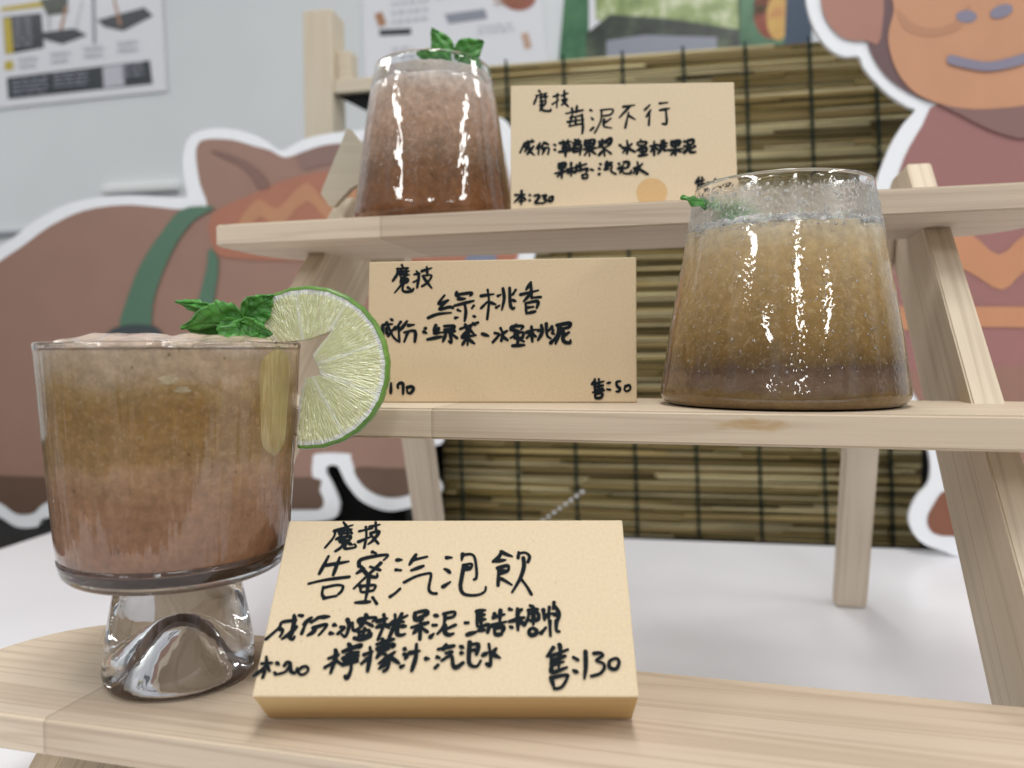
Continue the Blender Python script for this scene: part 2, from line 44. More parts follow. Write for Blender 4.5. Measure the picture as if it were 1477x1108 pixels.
SHAPES={"bear_out":[[-0.5719,0.2213],[-0.4831,0.2826],[-0.4258,0.3143],[-0.4051,0.3252],[-0.3817,0.3408],[-0.3412,0.3589],[-0.298,0.367],[-0.2531,0.3678],[-0.2184,0.3649],[-0.1943,0.3633],[-0.184,0.3661],[-0.1877,0.3905],[-0.1881,0.4101],[-0.1817,0.4285],[-0.1688,0.4365],[-0.1468,0.4393],[-0.12,0.4357],[-0.0953,0.4268],[-0.0798,0.4161],[-0.0668,0.4109],[-0.0421,0.422],[-0.0089,0.4273],[0.0389,0.4295],[0.0858,0.4317],[0.132,0.4353],[0.1737,0.4361],[0.1901,0.4228],[0.1996,0.3895],[0.2083,0.3453],[0.2156,0.3084],[0.2125,0.2805],[0.1952,0.2646],[0.161,0.243],[0.1301,0.2059],[0.118,0.1456],[0.1136,0.0893],[0.0979,0.0808],[0.0938,0.0631],[0.11,0.0404],[0.1092,0.0297],[0.0989,0.0202],[0.0664,0.011],[0.048,0.009],[0.0296,0.0139],[0.0152,0.0222],[0.0017,0.0383],[-0.0054,0.0522],[-0.0094,0.0584],[-0.02,0.0582],[-0.0226,0.0503],[-0.0162,0.0379],[-0.0091,0.0216],[-0.0077,0.0115],[-0.0152,-0.0013],[-0.0565,-0.0071],[-0.1665,-0.0117],[-0.2717,-0.0146],[-0.3346,-0.0072],[-0.3778,-0.0108],[-0.3874,-0.0211],[-0.4144,-0.0219],[-0.4366,-0.0107],[-0.474,0.0019],[-0.5401,0.0345],[-0.5959,0.1107]],"bear_in":[[-0.5608,0.2042],[-0.4742,0.2659],[-0.4264,0.2962],[-0.3954,0.3135],[-0.3582,0.336],[-0.3145,0.3523],[-0.2665,0.3571],[-0.2281,0.3542],[-0.1963,0.35],[-0.1775,0.3509],[-0.1596,0.3527],[-0.1675,0.3772],[-0.172,0.4078],[-0.1691,0.4225],[-0.158,0.4274],[-0.1278,0.4252],[-0.1013,0.4171],[-0.0824,0.4116],[-0.0693,0.4041],[-0.0587,0.4037],[-0.0293,0.4123],[-0.0091,0.4152],[0.0387,0.4167],[0.0857,0.419],[0.1319,0.422],[0.1661,0.4218],[0.1758,0.4126],[0.1854,0.3828],[0.1934,0.3421],[0.1999,0.3088],[0.1961,0.2905],[0.1802,0.2761],[0.1459,0.2544],[0.1147,0.2136],[0.1024,0.1456],[0.0964,0.0899],[0.0806,0.0805],[0.0757,0.0628],[0.0912,0.04],[0.088,0.0338],[0.0666,0.0257],[0.0482,0.0245],[0.0298,0.0303],[0.0171,0.0417],[0.0108,0.0564],[0.007,0.0687],[0.0046,0.0726],[-0.0329,0.0721],[-0.038,0.0626],[-0.0383,0.0461],[-0.0303,0.0306],[-0.0255,0.0181],[-0.0306,0.0094],[-0.0529,0.008],[-0.1661,0.0036],[-0.2713,0.001],[-0.3251,0.0071],[-0.3615,0.0112],[-0.3792,0.0058],[-0.3915,-0.0045],[-0.4139,-0.0059],[-0.436,0.007],[-0.4735,0.0171],[-0.53,0.0474],[-0.5762,0.1108]],"bear_dark":[[-0.0391,0.0453],[-0.0303,0.0306],[-0.0255,0.0181],[-0.0306,0.0094],[-0.0529,0.008],[-0.1661,0.0036],[-0.2713,0.001],[-0.3251,0.0071],[-0.3615,0.0112],[-0.3792,0.0058],[-0.3915,-0.0045],[-0.4139,-0.0059],[-0.436,0.007],[-0.4735,0.0171],[-0.5302,0.0398],[-0.4349,0.0398],[-0.2972,0.039],[-0.1654,0.0398]],"bear_dark2":[[0.0125,0.0572],[0.0502,0.057],[0.0819,0.056],[0.0912,0.04],[0.088,0.0338],[0.0666,0.0257],[0.0482,0.0245],[0.0298,0.0303],[0.0171,0.0417]],"bear_strap":[[-0.1903,0.349],[-0.1596,0.3519],[-0.1503,0.3492],[-0.1752,0.336],[-0.1972,0.3106],[-0.2171,0.2739],[-0.2283,0.2414],[-0.2342,0.2135],[-0.2702,0.2139],[-0.2596,0.2507],[-0.242,0.2887],[-0.2159,0.323]],"bear_strap2":[[-0.1572,0.304],[-0.1456,0.2896],[-0.1516,0.2489],[-0.1592,0.2103],[-0.1806,0.2106],[-0.1703,0.2492],[-0.1602,0.2837]],"bear_pouch":[[-0.2885,0.1939],[-0.2854,0.21],[-0.2702,0.2171],[-0.2481,0.2193],[-0.2263,0.2166],[-0.2169,0.2077],[-0.2155,0.1933]],"bear_scarf":[[-0.1547,0.3408],[-0.1031,0.3639],[-0.0583,0.3792],[-0.0192,0.3852],[0.0225,0.3866],[0.0853,0.3795],[0.1467,0.3681],[0.1956,0.3457],[0.1992,0.3088],[0.1976,0.2897],[0.1878,0.2811],[0.1308,0.2824],[0.037,0.2846],[-0.0763,0.2888],[-0.1346,0.2933],[-0.1513,0.3031]],"bear_zig":[[-0.1212,0.3319],[-0.0974,0.3575],[-0.0736,0.3467],[-0.0404,0.3739],[-0.0141,0.3508],[0.0183,0.3731],[0.0536,0.3431],[0.0929,0.3643],[0.1312,0.3331],[0.131,0.3145],[0.0927,0.3448],[0.0533,0.3235],[0.018,0.3534],[-0.012,0.3301],[-0.0391,0.3539],[-0.0723,0.3273],[-0.0952,0.3389],[-0.1105,0.3238]],"bear_crest":[[-0.1549,0.4148],[-0.1322,0.41],[-0.1091,0.3997],[-0.0927,0.3867],[-0.0831,0.3709],[-0.0955,0.3698],[-0.106,0.3857],[-0.1199,0.3978],[-0.139,0.4072]],"bear_brow":[[-0.0513,0.4049],[-0.0293,0.4115],[-0.0091,0.4144],[0.0387,0.416],[0.0857,0.4183],[0.1319,0.4213],[0.1661,0.4211],[0.1758,0.4118],[0.1831,0.3866],[0.1544,0.3767],[0.0854,0.3885],[0.0225,0.3926],[-0.0175,0.3928],[-0.0418,0.3877],[-0.049,0.3956]],"bear_nose":[[0.1431,0.2911],[0.1705,0.2904],[0.1727,0.2762],[0.143,0.2747]],"ape_out":[[-0.1327,0.5039],[-0.1319,0.4874],[-0.1253,0.4679],[-0.114,0.4511],[-0.1011,0.4428],[-0.0889,0.4418],[-0.0842,0.4318],[-0.0766,0.4215],[-0.0633,0.4067],[-0.0484,0.3955],[-0.0415,0.3914],[-0.0505,0.3805],[-0.0605,0.3635],[-0.0678,0.3451],[-0.0739,0.3258],[-0.0805,0.2924],[-0.0824,0.2493],[-0.076,0.1996],[-0.0616,0.15],[-0.041,0.1129],[-0.0271,0.0921],[-0.0256,0.0648],[-0.0362,0.0496],[-0.0423,0.0319],[-0.0381,0.0171],[-0.0283,0.0069],[-0.0122,0.0019],[-0.0009,-0.0025],[0.0421,-0.003],[0.0963,0.0018],[0.1118,0.0254],[0.0951,0.0668],[0.0997,0.1028],[0.1248,0.1622],[0.1335,0.244],[0.1216,0.3199],[0.0944,0.3822],[0.1096,0.4072],[0.1169,0.425],[0.1398,0.4313],[0.1543,0.4607],[0.1483,0.5063],[0.1276,0.5282],[0.1073,0.5218],[0.0855,0.5811],[0.016,0.6183],[-0.0553,0.5979],[-0.083,0.5414],[-0.1033,0.5525],[-0.1264,0.5338]],"ape_ear":[[-0.1215,0.5029],[-0.119,0.4808],[-0.1101,0.4654],[-0.0989,0.4566],[-0.0827,0.4541],[-0.0707,0.4561],[-0.0715,0.5283],[-0.1032,0.5405],[-0.1176,0.5238]],"ape_ear2":[[0.1464,0.4783],[0.1433,0.4582],[0.137,0.4451],[0.1269,0.4385],[0.1115,0.4386],[0.1011,0.4423],[0.0998,0.5112],[0.1279,0.5168],[0.1424,0.4984]],"ape_hair":[[-0.0855,0.4996],[-0.084,0.4693],[-0.0815,0.451],[-0.0739,0.4334],[-0.0623,0.4181],[-0.0428,0.4035],[-0.0231,0.395],[0.0196,0.384],[0.0627,0.3883],[0.0888,0.4029],[0.109,0.4331],[0.1107,0.4816],[0.1019,0.5337],[0.0698,0.5829],[0.0163,0.6038],[-0.044,0.5906],[-0.0762,0.5467]],"ape_face":[[-0.0631,0.4946],[-0.0607,0.4782],[-0.065,0.4581],[-0.0625,0.4392],[-0.0549,0.4206],[-0.0411,0.4046],[-0.0191,0.3936],[0.0047,0.3885],[0.0288,0.3881],[0.0519,0.3908],[0.0783,0.4036],[0.0894,0.426],[0.0906,0.4489],[0.0849,0.4696],[0.0871,0.4952],[0.076,0.5308],[0.044,0.5457],[0.0172,0.5398],[-0.0102,0.5515],[-0.049,0.5438],[-0.0629,0.5214]],"ape_cheek":[[-0.059,0.4792],[-0.0537,0.4638],[-0.0423,0.4557],[-0.0283,0.4527],[-0.0116,0.4555],[-0.0008,0.4653],[0.0007,0.477],[-0.0036,0.4744],[-0.0134,0.4634],[-0.0284,0.4599],[-0.0436,0.4647],[-0.0527,0.4739]],"ape_body":[[-0.0236,0.3957],[-0.0357,0.3778],[-0.0501,0.3508],[-0.06,0.316],[-0.0676,0.2796],[-0.0684,0.2428],[-0.061,0.1995],[-0.0467,0.1562],[-0.0268,0.1192],[-0.014,0.0948],[-0.0113,0.0566],[0.0053,0.0398],[0.0304,0.0376],[0.079,0.0664],[0.088,0.1026],[0.1091,0.1622],[0.119,0.2444],[0.1088,0.3147],[0.0786,0.3832],[0.0573,0.3892],[0.0196,0.3852]],"ape_shade":[[-0.0203,0.3948],[-0.0051,0.3843],[0.0143,0.3724],[0.039,0.3621],[0.0631,0.3637],[0.0813,0.3801],[0.0784,0.3978],[0.0195,0.3899]],"ape_v":[[-0.0634,0.3101],[-0.0348,0.2992],[0.0035,0.2821],[0.0269,0.2628],[0.0484,0.2806],[0.0908,0.2968],[0.1064,0.3031],[0.1096,0.2739],[0.0808,0.263],[0.0489,0.2497],[0.0296,0.2322],[0.004,0.2484],[-0.0344,0.2664],[-0.0659,0.2784]],"ape_band":[[-0.0635,0.2186],[-0.0224,0.2186],[0.0166,0.2183],[0.0602,0.2173],[0.1133,0.2152],[0.1105,0.1988],[0.0605,0.1994],[0.0169,0.2005],[-0.0222,0.2003],[-0.0598,0.1995]],"ape_belly":[[-0.0502,0.1624],[-0.0049,0.1648],[0.0487,0.1659],[0.0933,0.1634],[0.1082,0.1575],[0.094,0.1266],[0.0838,0.0965],[0.0625,0.0841],[0.0187,0.077],[-0.0116,0.0788],[-0.0268,0.118],[-0.0467,0.1549]],"ape_foot":[[-0.0113,0.0566],[-0.0224,0.0432],[-0.0274,0.0306],[-0.0244,0.0201],[-0.0164,0.0161],[-0.0051,0.0159],[0.0363,0.0151],[0.0879,0.0184],[0.0969,0.0278],[0.0873,0.0546],[0.0523,0.0413],[0.0136,0.0431]],"ape_n1":[[0.0058,0.4671],[0.0053,0.4653],[0.0039,0.4638],[0.0017,0.4628],[-0.0009,0.4624],[-0.0038,0.4627],[-0.0065,0.4635],[-0.0087,0.4649],[-0.0102,0.4666],[-0.0107,0.4685],[-0.0102,0.4703],[-0.0088,0.4718],[-0.0066,0.4728],[-0.004,0.4732],[-0.0011,0.4729],[0.0016,0.472],[0.0038,0.4707],[0.0053,0.469]],"ape_n2":[[0.0334,0.4722],[0.0335,0.4703],[0.0325,0.4683],[0.0306,0.4665],[0.028,0.465],[0.025,0.4641],[0.022,0.4638],[0.0193,0.4642],[0.0173,0.4653],[0.0162,0.4669],[0.0161,0.4688],[0.0171,0.4708],[0.019,0.4727],[0.0216,0.4741],[0.0246,0.4751],[0.0276,0.4753],[0.0303,0.4749],[0.0323,0.4738]],"ape_e1":[[-0.0171,0.4898],[-0.0176,0.4884],[-0.0193,0.4873],[-0.0218,0.4866],[-0.0248,0.4864],[-0.0281,0.4867],[-0.0312,0.4875],[-0.0338,0.4886],[-0.0354,0.49],[-0.036,0.4915],[-0.0355,0.4929],[-0.0338,0.494],[-0.0313,0.4947],[-0.0282,0.4949],[-0.025,0.4946],[-0.0219,0.4938],[-0.0193,0.4926],[-0.0177,0.4912]],"ape_e2":[[0.0594,0.4851],[0.0589,0.4838],[0.0573,0.4827],[0.0549,0.482],[0.052,0.4818],[0.0488,0.4821],[0.0458,0.4829],[0.0434,0.484],[0.0418,0.4854],[0.0412,0.4868],[0.0418,0.4881],[0.0433,0.4892],[0.0457,0.4899],[0.0487,0.4901],[0.0518,0.4898],[0.0548,0.4891],[0.0572,0.4879],[0.0588,0.4866]],"ape_smile":[[-0.0147,0.4356],[-0.0003,0.431],[0.014,0.4275],[0.0298,0.4293],[0.0459,0.4339],[0.067,0.4439],[0.0713,0.4389],[0.0513,0.4271],[0.0326,0.4214],[0.0141,0.4198],[-0.0018,0.4234],[-0.0163,0.4286],[-0.0174,0.4328]],"W":{"pA":[[-1.639,0.6705],[-0.9493,0.679],[-0.9619,1.0017],[-1.6582,1.0471]],"A1":[[-1.3121,0.8503],[-1.2214,0.8493],[-1.2172,0.7825],[-1.3081,0.7772]],"A2":[[-1.3063,0.7325],[-0.9835,0.7384],[-0.9786,0.6942],[-1.3045,0.6905]],"A3":[[-1.0868,0.7342],[-1.0408,0.7355],[-1.0389,0.6964],[-1.0848,0.6948]],"A4":[[-1.3102,0.7639],[-1.2905,0.7649],[-1.2894,0.7473],[-1.3108,0.7464]],"A5":[[-1.2226,0.8123],[-1.1466,0.813],[-1.119,0.7973],[-1.1758,0.7854],[-1.2167,0.7984]],"A6":[[-1.0966,0.8239],[-0.9929,0.8369],[-0.974,0.8197],[-1.0392,0.7976],[-1.0816,0.8094]],"A7":[[-1.3147,0.8694],[-1.1984,0.8722],[-1.1972,0.8602],[-1.315,0.8613]],"A8":[[-1.3105,0.8474],[-1.2925,0.847],[-1.2884,0.7782],[-1.3064,0.7771]],"A9":[[-1.2237,0.8761],[-1.1603,0.8774],[-1.1614,0.8434],[-1.2088,0.8428]],"A10":[[-1.1074,0.8771],[-1.0997,0.8763],[-1.0994,0.7798],[-1.1071,0.7792]],"A11":[[-1.1295,0.8638],[-1.1264,0.8635],[-1.1436,0.8101],[-1.1467,0.8104]],"A12":[[-1.1672,0.8571],[-1.1609,0.8578],[-1.1749,0.8131],[-1.1812,0.8137]],"A13":[[-1.0603,0.8593],[-1.0557,0.8588],[-1.0419,0.8082],[-1.048,0.8088]],"A14":[[-1.2056,0.8451],[-1.2024,0.8448],[-1.2033,0.8158],[-1.2065,0.8161]],"pB":[[-0.5513,0.6442],[-0.2253,0.6705],[-0.2457,0.8665],[-0.556,0.8792]],"B1":[[-0.5326,0.7786],[-0.5183,0.782],[-0.5095,0.7596],[-0.5238,0.755]],"B2":[[-0.5238,0.7514],[-0.4648,0.7482],[-0.4649,0.7375],[-0.5227,0.7405]],"B3":[[-0.4041,0.7659],[-0.3326,0.7681],[-0.3278,0.7514],[-0.3968,0.7488]],"B4":[[-0.2701,0.7205],[-0.2582,0.7216],[-0.2512,0.6958],[-0.2631,0.6934]],"pC":[[-0.2065,0.6689],[0.0897,0.6543],[0.0847,0.8168],[-0.1989,0.8497]],"pD":[[0.0833,0.6657],[0.1535,0.6615],[0.1547,0.798],[0.0805,0.8065]],"pE":[[0.096,0.6646],[0.1915,0.6624],[0.1956,0.7934],[0.0932,0.805]],"C1":[[-0.2065,0.6689],[-0.1554,0.6668],[-0.1551,0.7773],[-0.1665,0.8459],[-0.1896,0.8486]],"C2":[[-0.1599,0.7102],[-0.121,0.7379],[-0.0314,0.7224],[0.0123,0.7116],[0.0832,0.6939],[0.0876,0.6523],[-0.16,0.6649]],"C3":[[-0.1481,0.8438],[0.0847,0.8168],[0.0853,0.6894],[-0.0314,0.707],[-0.1438,0.7312]],"C4":[[-0.1267,0.6958],[-0.0647,0.699],[0.0491,0.6851],[0.0492,0.6524],[-0.1267,0.6643]],"B5":[[-0.2425,0.7796],[-0.2444,0.7716],[-0.2498,0.7649],[-0.258,0.7604],[-0.2681,0.7586],[-0.2789,0.7596],[-0.2891,0.7635],[-0.2973,0.7697],[-0.3027,0.7776],[-0.3046,0.786],[-0.3026,0.7941],[-0.2972,0.8008],[-0.2888,0.8053],[-0.2786,0.8071],[-0.2679,0.8059],[-0.2578,0.802],[-0.2496,0.7958],[-0.2443,0.788]],"E1":[[0.1583,0.7146],[0.1568,0.7001],[0.1522,0.6877],[0.1451,0.6788],[0.1363,0.6745],[0.1269,0.6754],[0.118,0.6813],[0.1107,0.6916],[0.1059,0.705],[0.1042,0.72],[0.1057,0.7345],[0.1104,0.747],[0.1176,0.7558],[0.1264,0.76],[0.1358,0.759],[0.1446,0.7529],[0.1519,0.7427],[0.1566,0.7293]],"E2":[[0.1594,0.7059],[0.1584,0.6936],[0.1555,0.6829],[0.1508,0.6752],[0.1451,0.6714],[0.139,0.672],[0.1332,0.6769],[0.1284,0.6855],[0.1253,0.6968],[0.1241,0.7094],[0.1251,0.7218],[0.1281,0.7324],[0.1328,0.7401],[0.1385,0.7438],[0.1447,0.7432],[0.1504,0.7383],[0.1551,0.7297],[0.1583,0.7184]]},"gus":[[0.0126,0.0689],[0.0149,0.0688],[0.025,0.0555],[0.0224,0.0349],[0.0144,0.0308],[0.0035,0.0201],[0.0006,0.0198],[-0.0054,0.028],[-0.0044,0.0315]],"lime_cut":[[-0.00385,-0.03078],[-0.00308,-0.01154],[-0.00051,-0.00385],[0.00513,-0.00282],[0.00205,0.00462],[0.00923,0.01359],[-0.00051,0.01026],[-0.01103,0.00923],[-0.02513,0.00923]]}


# ------------------------------------------------------------------ helpers
def tag(o, label, cat, group=None):
    o['label'] = label; o['category'] = cat
    if group: o['group'] = group
    return o
def obj(name, me, mats, parent=None, mw=None, smooth=False):
    if isinstance(me, bmesh.types.BMesh):
        bm = me; me = bpy.data.meshes.new(name); bm.to_mesh(me); bm.free()
    for mt in (mats if isinstance(mats, (list, tuple)) else [mats]): me.materials.append(mt)
    if smooth: me.polygons.foreach_set('use_smooth', [True] * len(me.polygons))
    o = bpy.data.objects.new(name, me); COL.objects.link(o)
    if parent: o.parent = parent
    if mw is not None: o.matrix_local = mw
    return o
def thing(name, label, cat, loc=(0, 0, 0), rotz=0, group=None):
    o = bpy.data.objects.new(name, None); COL.objects.link(o); o.empty_display_size = 0.02
    o.location = loc; o.rotation_euler = (0, 0, rotz); return tag(o, label, cat, group)
def box(sx, sy, sz, bev=0.0006, seg=2):
    """box from the origin to (sx,sy,sz), bevelled"""
    bm = bmesh.new(); bmesh.ops.create_cube(bm, size=1)
    bmesh.ops.scale(bm, vec=(sx, sy, sz), verts=bm.verts); bmesh.ops.translate(bm, vec=(sx / 2, sy / 2, sz / 2), verts=bm.verts)
    if bev: bmesh.ops.bevel(bm, geom=bm.edges[:], offset=bev, segments=seg, affect='EDGES', profile=0.5)
    return bm
def frame(o, ex, ey):
    ex = Vector(ex).normalized(); ey = Vector(ey); ey = (ey - ex * ey.dot(ex)).normalized(); ez = ex.cross(ey)
    m = Matrix((ex, ey, ez)).transposed().to_4x4(); m.translation = o; return m
def crom(pts, sub=4, closed=False):
    n = len(pts); out = []
    rng = range(n if closed else n - 1)
    for i in rng:
        p1, p2 = pts[i], pts[(i + 1) % n]
        p0 = pts[i - 1] if (closed or i > 0) else p1
        p3 = pts[(i + 2) % n] if (closed or i + 2 < n) else p2
        for k in range(sub):
            t = k / sub
            out.append(tuple(0.5 * (2 * b + (c - a) * t + (2 * a - 5 * b + 4 * c - d) * t * t + (3 * b - a - 3 * c + d) * t ** 3) for a, b, c, d in zip(p0, p1, p2, p3)))
    if not closed: out.append(tuple(pts[-1]))
    return out
def lathe(profile, n=112, sub=3):
    pr = crom(profile, sub) if sub > 1 else profile
    bm = bmesh.new(); rings = []
    for r, z in pr:
        if r < 1e-5: rings.append([bm.verts.new((0, 0, z))])
        else: rings.append([bm.verts.new((r * math.cos(2 * math.pi * k / n), r * math.sin(2 * math.pi * k / n), z)) for k in range(n)])
    for a, b in zip(rings, rings[1:]):
        for k in range(n):
            k2 = (k + 1) % n
            if len(a) == 1 and len(b) == 1: continue
            if len(a) == 1: bm.faces.new((a[0], b[k2], b[k]))
            elif len(b) == 1: bm.faces.new((a[k], a[k2], b[0]))
            else: bm.faces.new((a[k], a[k2], b[k2], b[k]))
    bmesh.ops.recalc_face_normals(bm, faces=bm.faces[:])
    return bm
def poly_faces(bm, pts, y, mat=0):
    tri = tessellate_polygon([[Vector((p[0], p[1], 0)) for p in pts]])
    vv = [bm.verts.new((p[0], y, p[1])) for p in pts]
    for t in tri:
        f = [vv[i] for i in t]
        nrm = (f[1].co - f[0].co).cross(f[2].co - f[0].co)
        if nrm.y > 0: f.reverse()
        try: bm.faces.new(f).material_index = mat
        except ValueError: pass
    return vv
def slab(pts, th):
    """a board: outline in local XZ, front face at y=0, thickness along +y"""
    bm = bmesh.new(); a = poly_faces(bm, pts, 0.0)
    fs = bm.faces[:]
    b = [bm.verts.new((v.co.x, th, v.co.z)) for v in a]
    mp = {v: q for v, q in zip(a, b)}
    for f in fs: bm.faces.new([mp[v] for v in reversed(f.verts)])
    n = len(a)
    for i in range(n): bm.faces.new((a[i], b[i], b[(i + 1) % n], a[(i + 1) % n]))
    bmesh.ops.recalc_face_normals(bm, faces=bm.faces[:])
    return bm

# ------------------------------------------------------------------ materials
def mat(name):
    m = bpy.data.materials.new(name); m.use_nodes = True
    nt = m.node_tree; return m, nt, nt.nodes['Principled BSDF']
def N(nt, typ, **kw):
    n = nt.nodes.new(typ)
    for k, v in kw.items():
        if k.startswith('i_'):
            key = k[2:]; key = int(key) if key.isdigit() else key.replace('_', ' ')
            n.inputs[key].default_value = v
        else: setattr(n, k, v)
    return n
def L(nt, a, b): nt.links.new(a, b)
def ramp(nt, fac, stops, interp='LINEAR'):
    r = N(nt, 'ShaderNodeValToRGB'); e = r.color_ramp; e.interpolation = interp
    while len(e.elements) < len(stops): e.elements.new(0.5)
    for el, (p, c) in zip(e.elements, stops):
        el.position = p; el.color = (c[0], c[1], c[2], 1) if not isinstance(c, (int, float)) else (c, c, c, 1)
    if fac is not None: L(nt, fac, r.inputs[0])
    return r
def mixc(nt, fac, a, b, mode='MIX'):
    n = N(nt, 'ShaderNodeMix', data_type='RGBA', blend_type=mode)
    for s, v in ((n.inputs[0], fac), (n.inputs[6], a), (n.inputs[7], b)):
        if hasattr(v, 'is_output'): L(nt, v, s)
        elif isinstance(v, (int, float)): s.default_value = v
        else: s.default_value = (v[0], v[1], v[2], 1)
    return n.outputs[2]
def noise(nt, vec, scale, detail=3, rough=0.5, dist=0.0):
    n = N(nt, 'ShaderNodeTexNoise', i_Scale=scale, i_Detail=detail, i_Roughness=rough, i_Distortion=dist)
    if vec is not None: L(nt, vec, n.inputs['Vector'])
    return n.outputs['Fac']
def mapping(nt, scale=(1, 1, 1), loc=(0, 0, 0), rot=(0, 0, 0), src='Object'):
    t = N(nt, 'ShaderNodeTexCoord'); mp = N(nt, 'ShaderNodeMapping')
    mp.inputs['Scale'].default_value = scale; mp.inputs['Location'].default_value = loc; mp.inputs['Rotation'].default_value = rot
    L(nt, t.outputs[src], mp.inputs['Vector']); return mp.outputs['Vector']
def bump(nt, b, h, strength=0.2, dist=0.001):
    n = N(nt, 'ShaderNodeBump', i_Strength=strength, i_Distance=dist); L(nt, h, n.inputs['Height']); L(nt, n.outputs[0], b.inputs['Normal']); return n
def math_(nt, op, a, b=None, c=None):
    n = N(nt, 'ShaderNodeMath', operation=op)
    for i, v in enumerate((a, b, c)):
        if v is None: continue
        if hasattr(v, 'is_output'): L(nt, v, n.inputs[i])
        else: n.inputs[i].default_value = v
    return n.outputs[0]
def plain(name, col, rough=0.6, spec=0.5, var=0.0, vscale=60, bmp=0.0, bscale=900):
    m, nt, b = mat(name); b.inputs['Roughness'].default_value = rough; b.inputs['Specular IOR Level'].default_value = spec
    if var:
        v = mapping(nt); n = noise(nt, v, vscale, 4)
        r = ramp(nt, n, [(0.3, [c * (1 - var) for c in col]), (0.7, [min(1, c * (1 + var)) for c in col])]); L(nt, r.outputs[0], b.inputs['Base Color'])
    else: b.inputs['Base Color'].default_value = (*col, 1)
    if bmp: bump(nt, b, noise(nt, mapping(nt), bscale, 3), bmp, 0.0004)
    return m

def wood(name, seed, light=(0.63, 0.535, 0.43), dark=(0.38, 0.29, 0.21), joints=0.0, stain=None, j0=0.0):
    m, nt, b = mat(name)
    off = (seed * 3.17, seed * 1.31, seed * 2.3)
    # growth rings: bands across the board, long along the grain (local X)
    v1 = mapping(nt, (1.7, 52, 52), off)
    n1 = noise(nt, v1, 1.0, 3, 0.45, 0.6)
    bands = math_(nt, 'SINE', math_(nt, 'MULTIPLY', n1, 44.0))
    bands = math_(nt, 'MULTIPLY_ADD', bands, 0.5, 0.5)
    bands = math_(nt, 'POWER', bands, 3.4)
    v2 = mapping(nt, (7.0, 700, 700), off); fib = noise(nt, v2, 1.0, 3, 0.6)
    v3 = mapping(nt, (5, 14, 14), off); blot = noise(nt, v3, 1.0, 2, 0.5)
    f = math_(nt, 'ADD', math_(nt, 'MULTIPLY', bands, 0.42), math_(nt, 'MULTIPLY', fib, 0.5))
    r = ramp(nt, f, [(0.12, light), (0.55, [(a * 0.62 + c * 0.38) for a, c in zip(light, dark)]), (0.95, dark)])
    col = mixc(nt, math_(nt, 'MULTIPLY', blot, 0.5), r.outputs[0], [c * s for c, s in zip(light, (1.03, 0.97, 0.9))])
    if joints:
        # finger-jointed board: each length of it has its own tone
        sp = N(nt, 'ShaderNodeSeparateXYZ'); t = N(nt, 'ShaderNodeTexCoord'); L(nt, t.outputs['Object'], sp.inputs[0])
        q = math_(nt, 'FLOOR', math_(nt, 'MULTIPLY_ADD', sp.outputs[0], 1.0 / joints, 4.0 - j0 / joints))
        wn = N(nt, 'ShaderNodeTexWhiteNoise', noise_dimensions='1D'); L(nt, q, wn.inputs['W'])
        rr = ramp(nt, wn.outputs[0], [(0.0, (0.90, 0.87, 0.84)), (0.5, (1, 1, 1)), (1.0, (1.05, 1.03, 1.0))])
        col = mixc(nt, 1.0, col, rr.outputs[0], 'MULTIPLY')
        fr = math_(nt, 'FRACT', math_(nt, 'MULTIPLY_ADD', sp.outputs[0], 1.0 / joints, 4.0 - j0 / joints))
        ln = ramp(nt, fr, [(0.0, 0.80), (0.0012, 0.80), (0.0022, 1.0)], 'LINEAR')
        col = mixc(nt, 1.0, col, ln.outputs[0], 'MULTIPLY')
    # small knots and pin holes
    vor = N(nt, 'ShaderNodeTexVoronoi', feature='F1', i_Scale=1.0); L(nt, mapping(nt, (10, 34, 34), off), vor.inputs['Vector'])
    kn = ramp(nt, vor.outputs['Distance'], [(0.0, 0.38), (0.03, 0.62), (0.055, 1.0)])
    col = mixc(nt, 1.0, col, kn.outputs[0], 'MULTIPLY')
    if stain:
        sx, sz, rx, rz = stain
        t = N(nt, 'ShaderNodeTexCoord'); sp2 = N(nt, 'ShaderNodeSeparateXYZ'); L(nt, t.outputs['Object'], sp2.inputs[0])
        dx = math_(nt, 'DIVIDE', math_(nt, 'SUBTRACT', sp2.outputs[0], sx), rx); dz = math_(nt, 'DIVIDE', math_(nt, 'SUBTRACT', sp2.outputs[2], sz), rz)
        d = math_(nt, 'ADD', math_(nt, 'MULTIPLY', dx, dx), math_(nt, 'MULTIPLY', dz, dz))
        d = math_(nt, 'ADD', d, math_(nt, 'MULTIPLY', noise(nt, mapping(nt, (120, 120, 400)), 1.0, 3), 1.2))
        sr = ramp(nt, d, [(0.35, 0.95), (1.6, 0.0)])
        col = mixc(nt, sr.outputs[0], col, (0.40, 0.245, 0.085))
    L(nt, col, b.inputs['Base Color'])
    b.inputs['Roughness'].default_value = 0.62; b.inputs['Specular IOR Level'].default_value = 0.35
    hh = math_(nt, 'ADD', math_(nt, 'MULTIPLY', fib, 1.0), math_(nt, 'MULTIPLY', bands, -0.25))
    bump(nt, b, hh, 0.35, 0.0004)
    return m

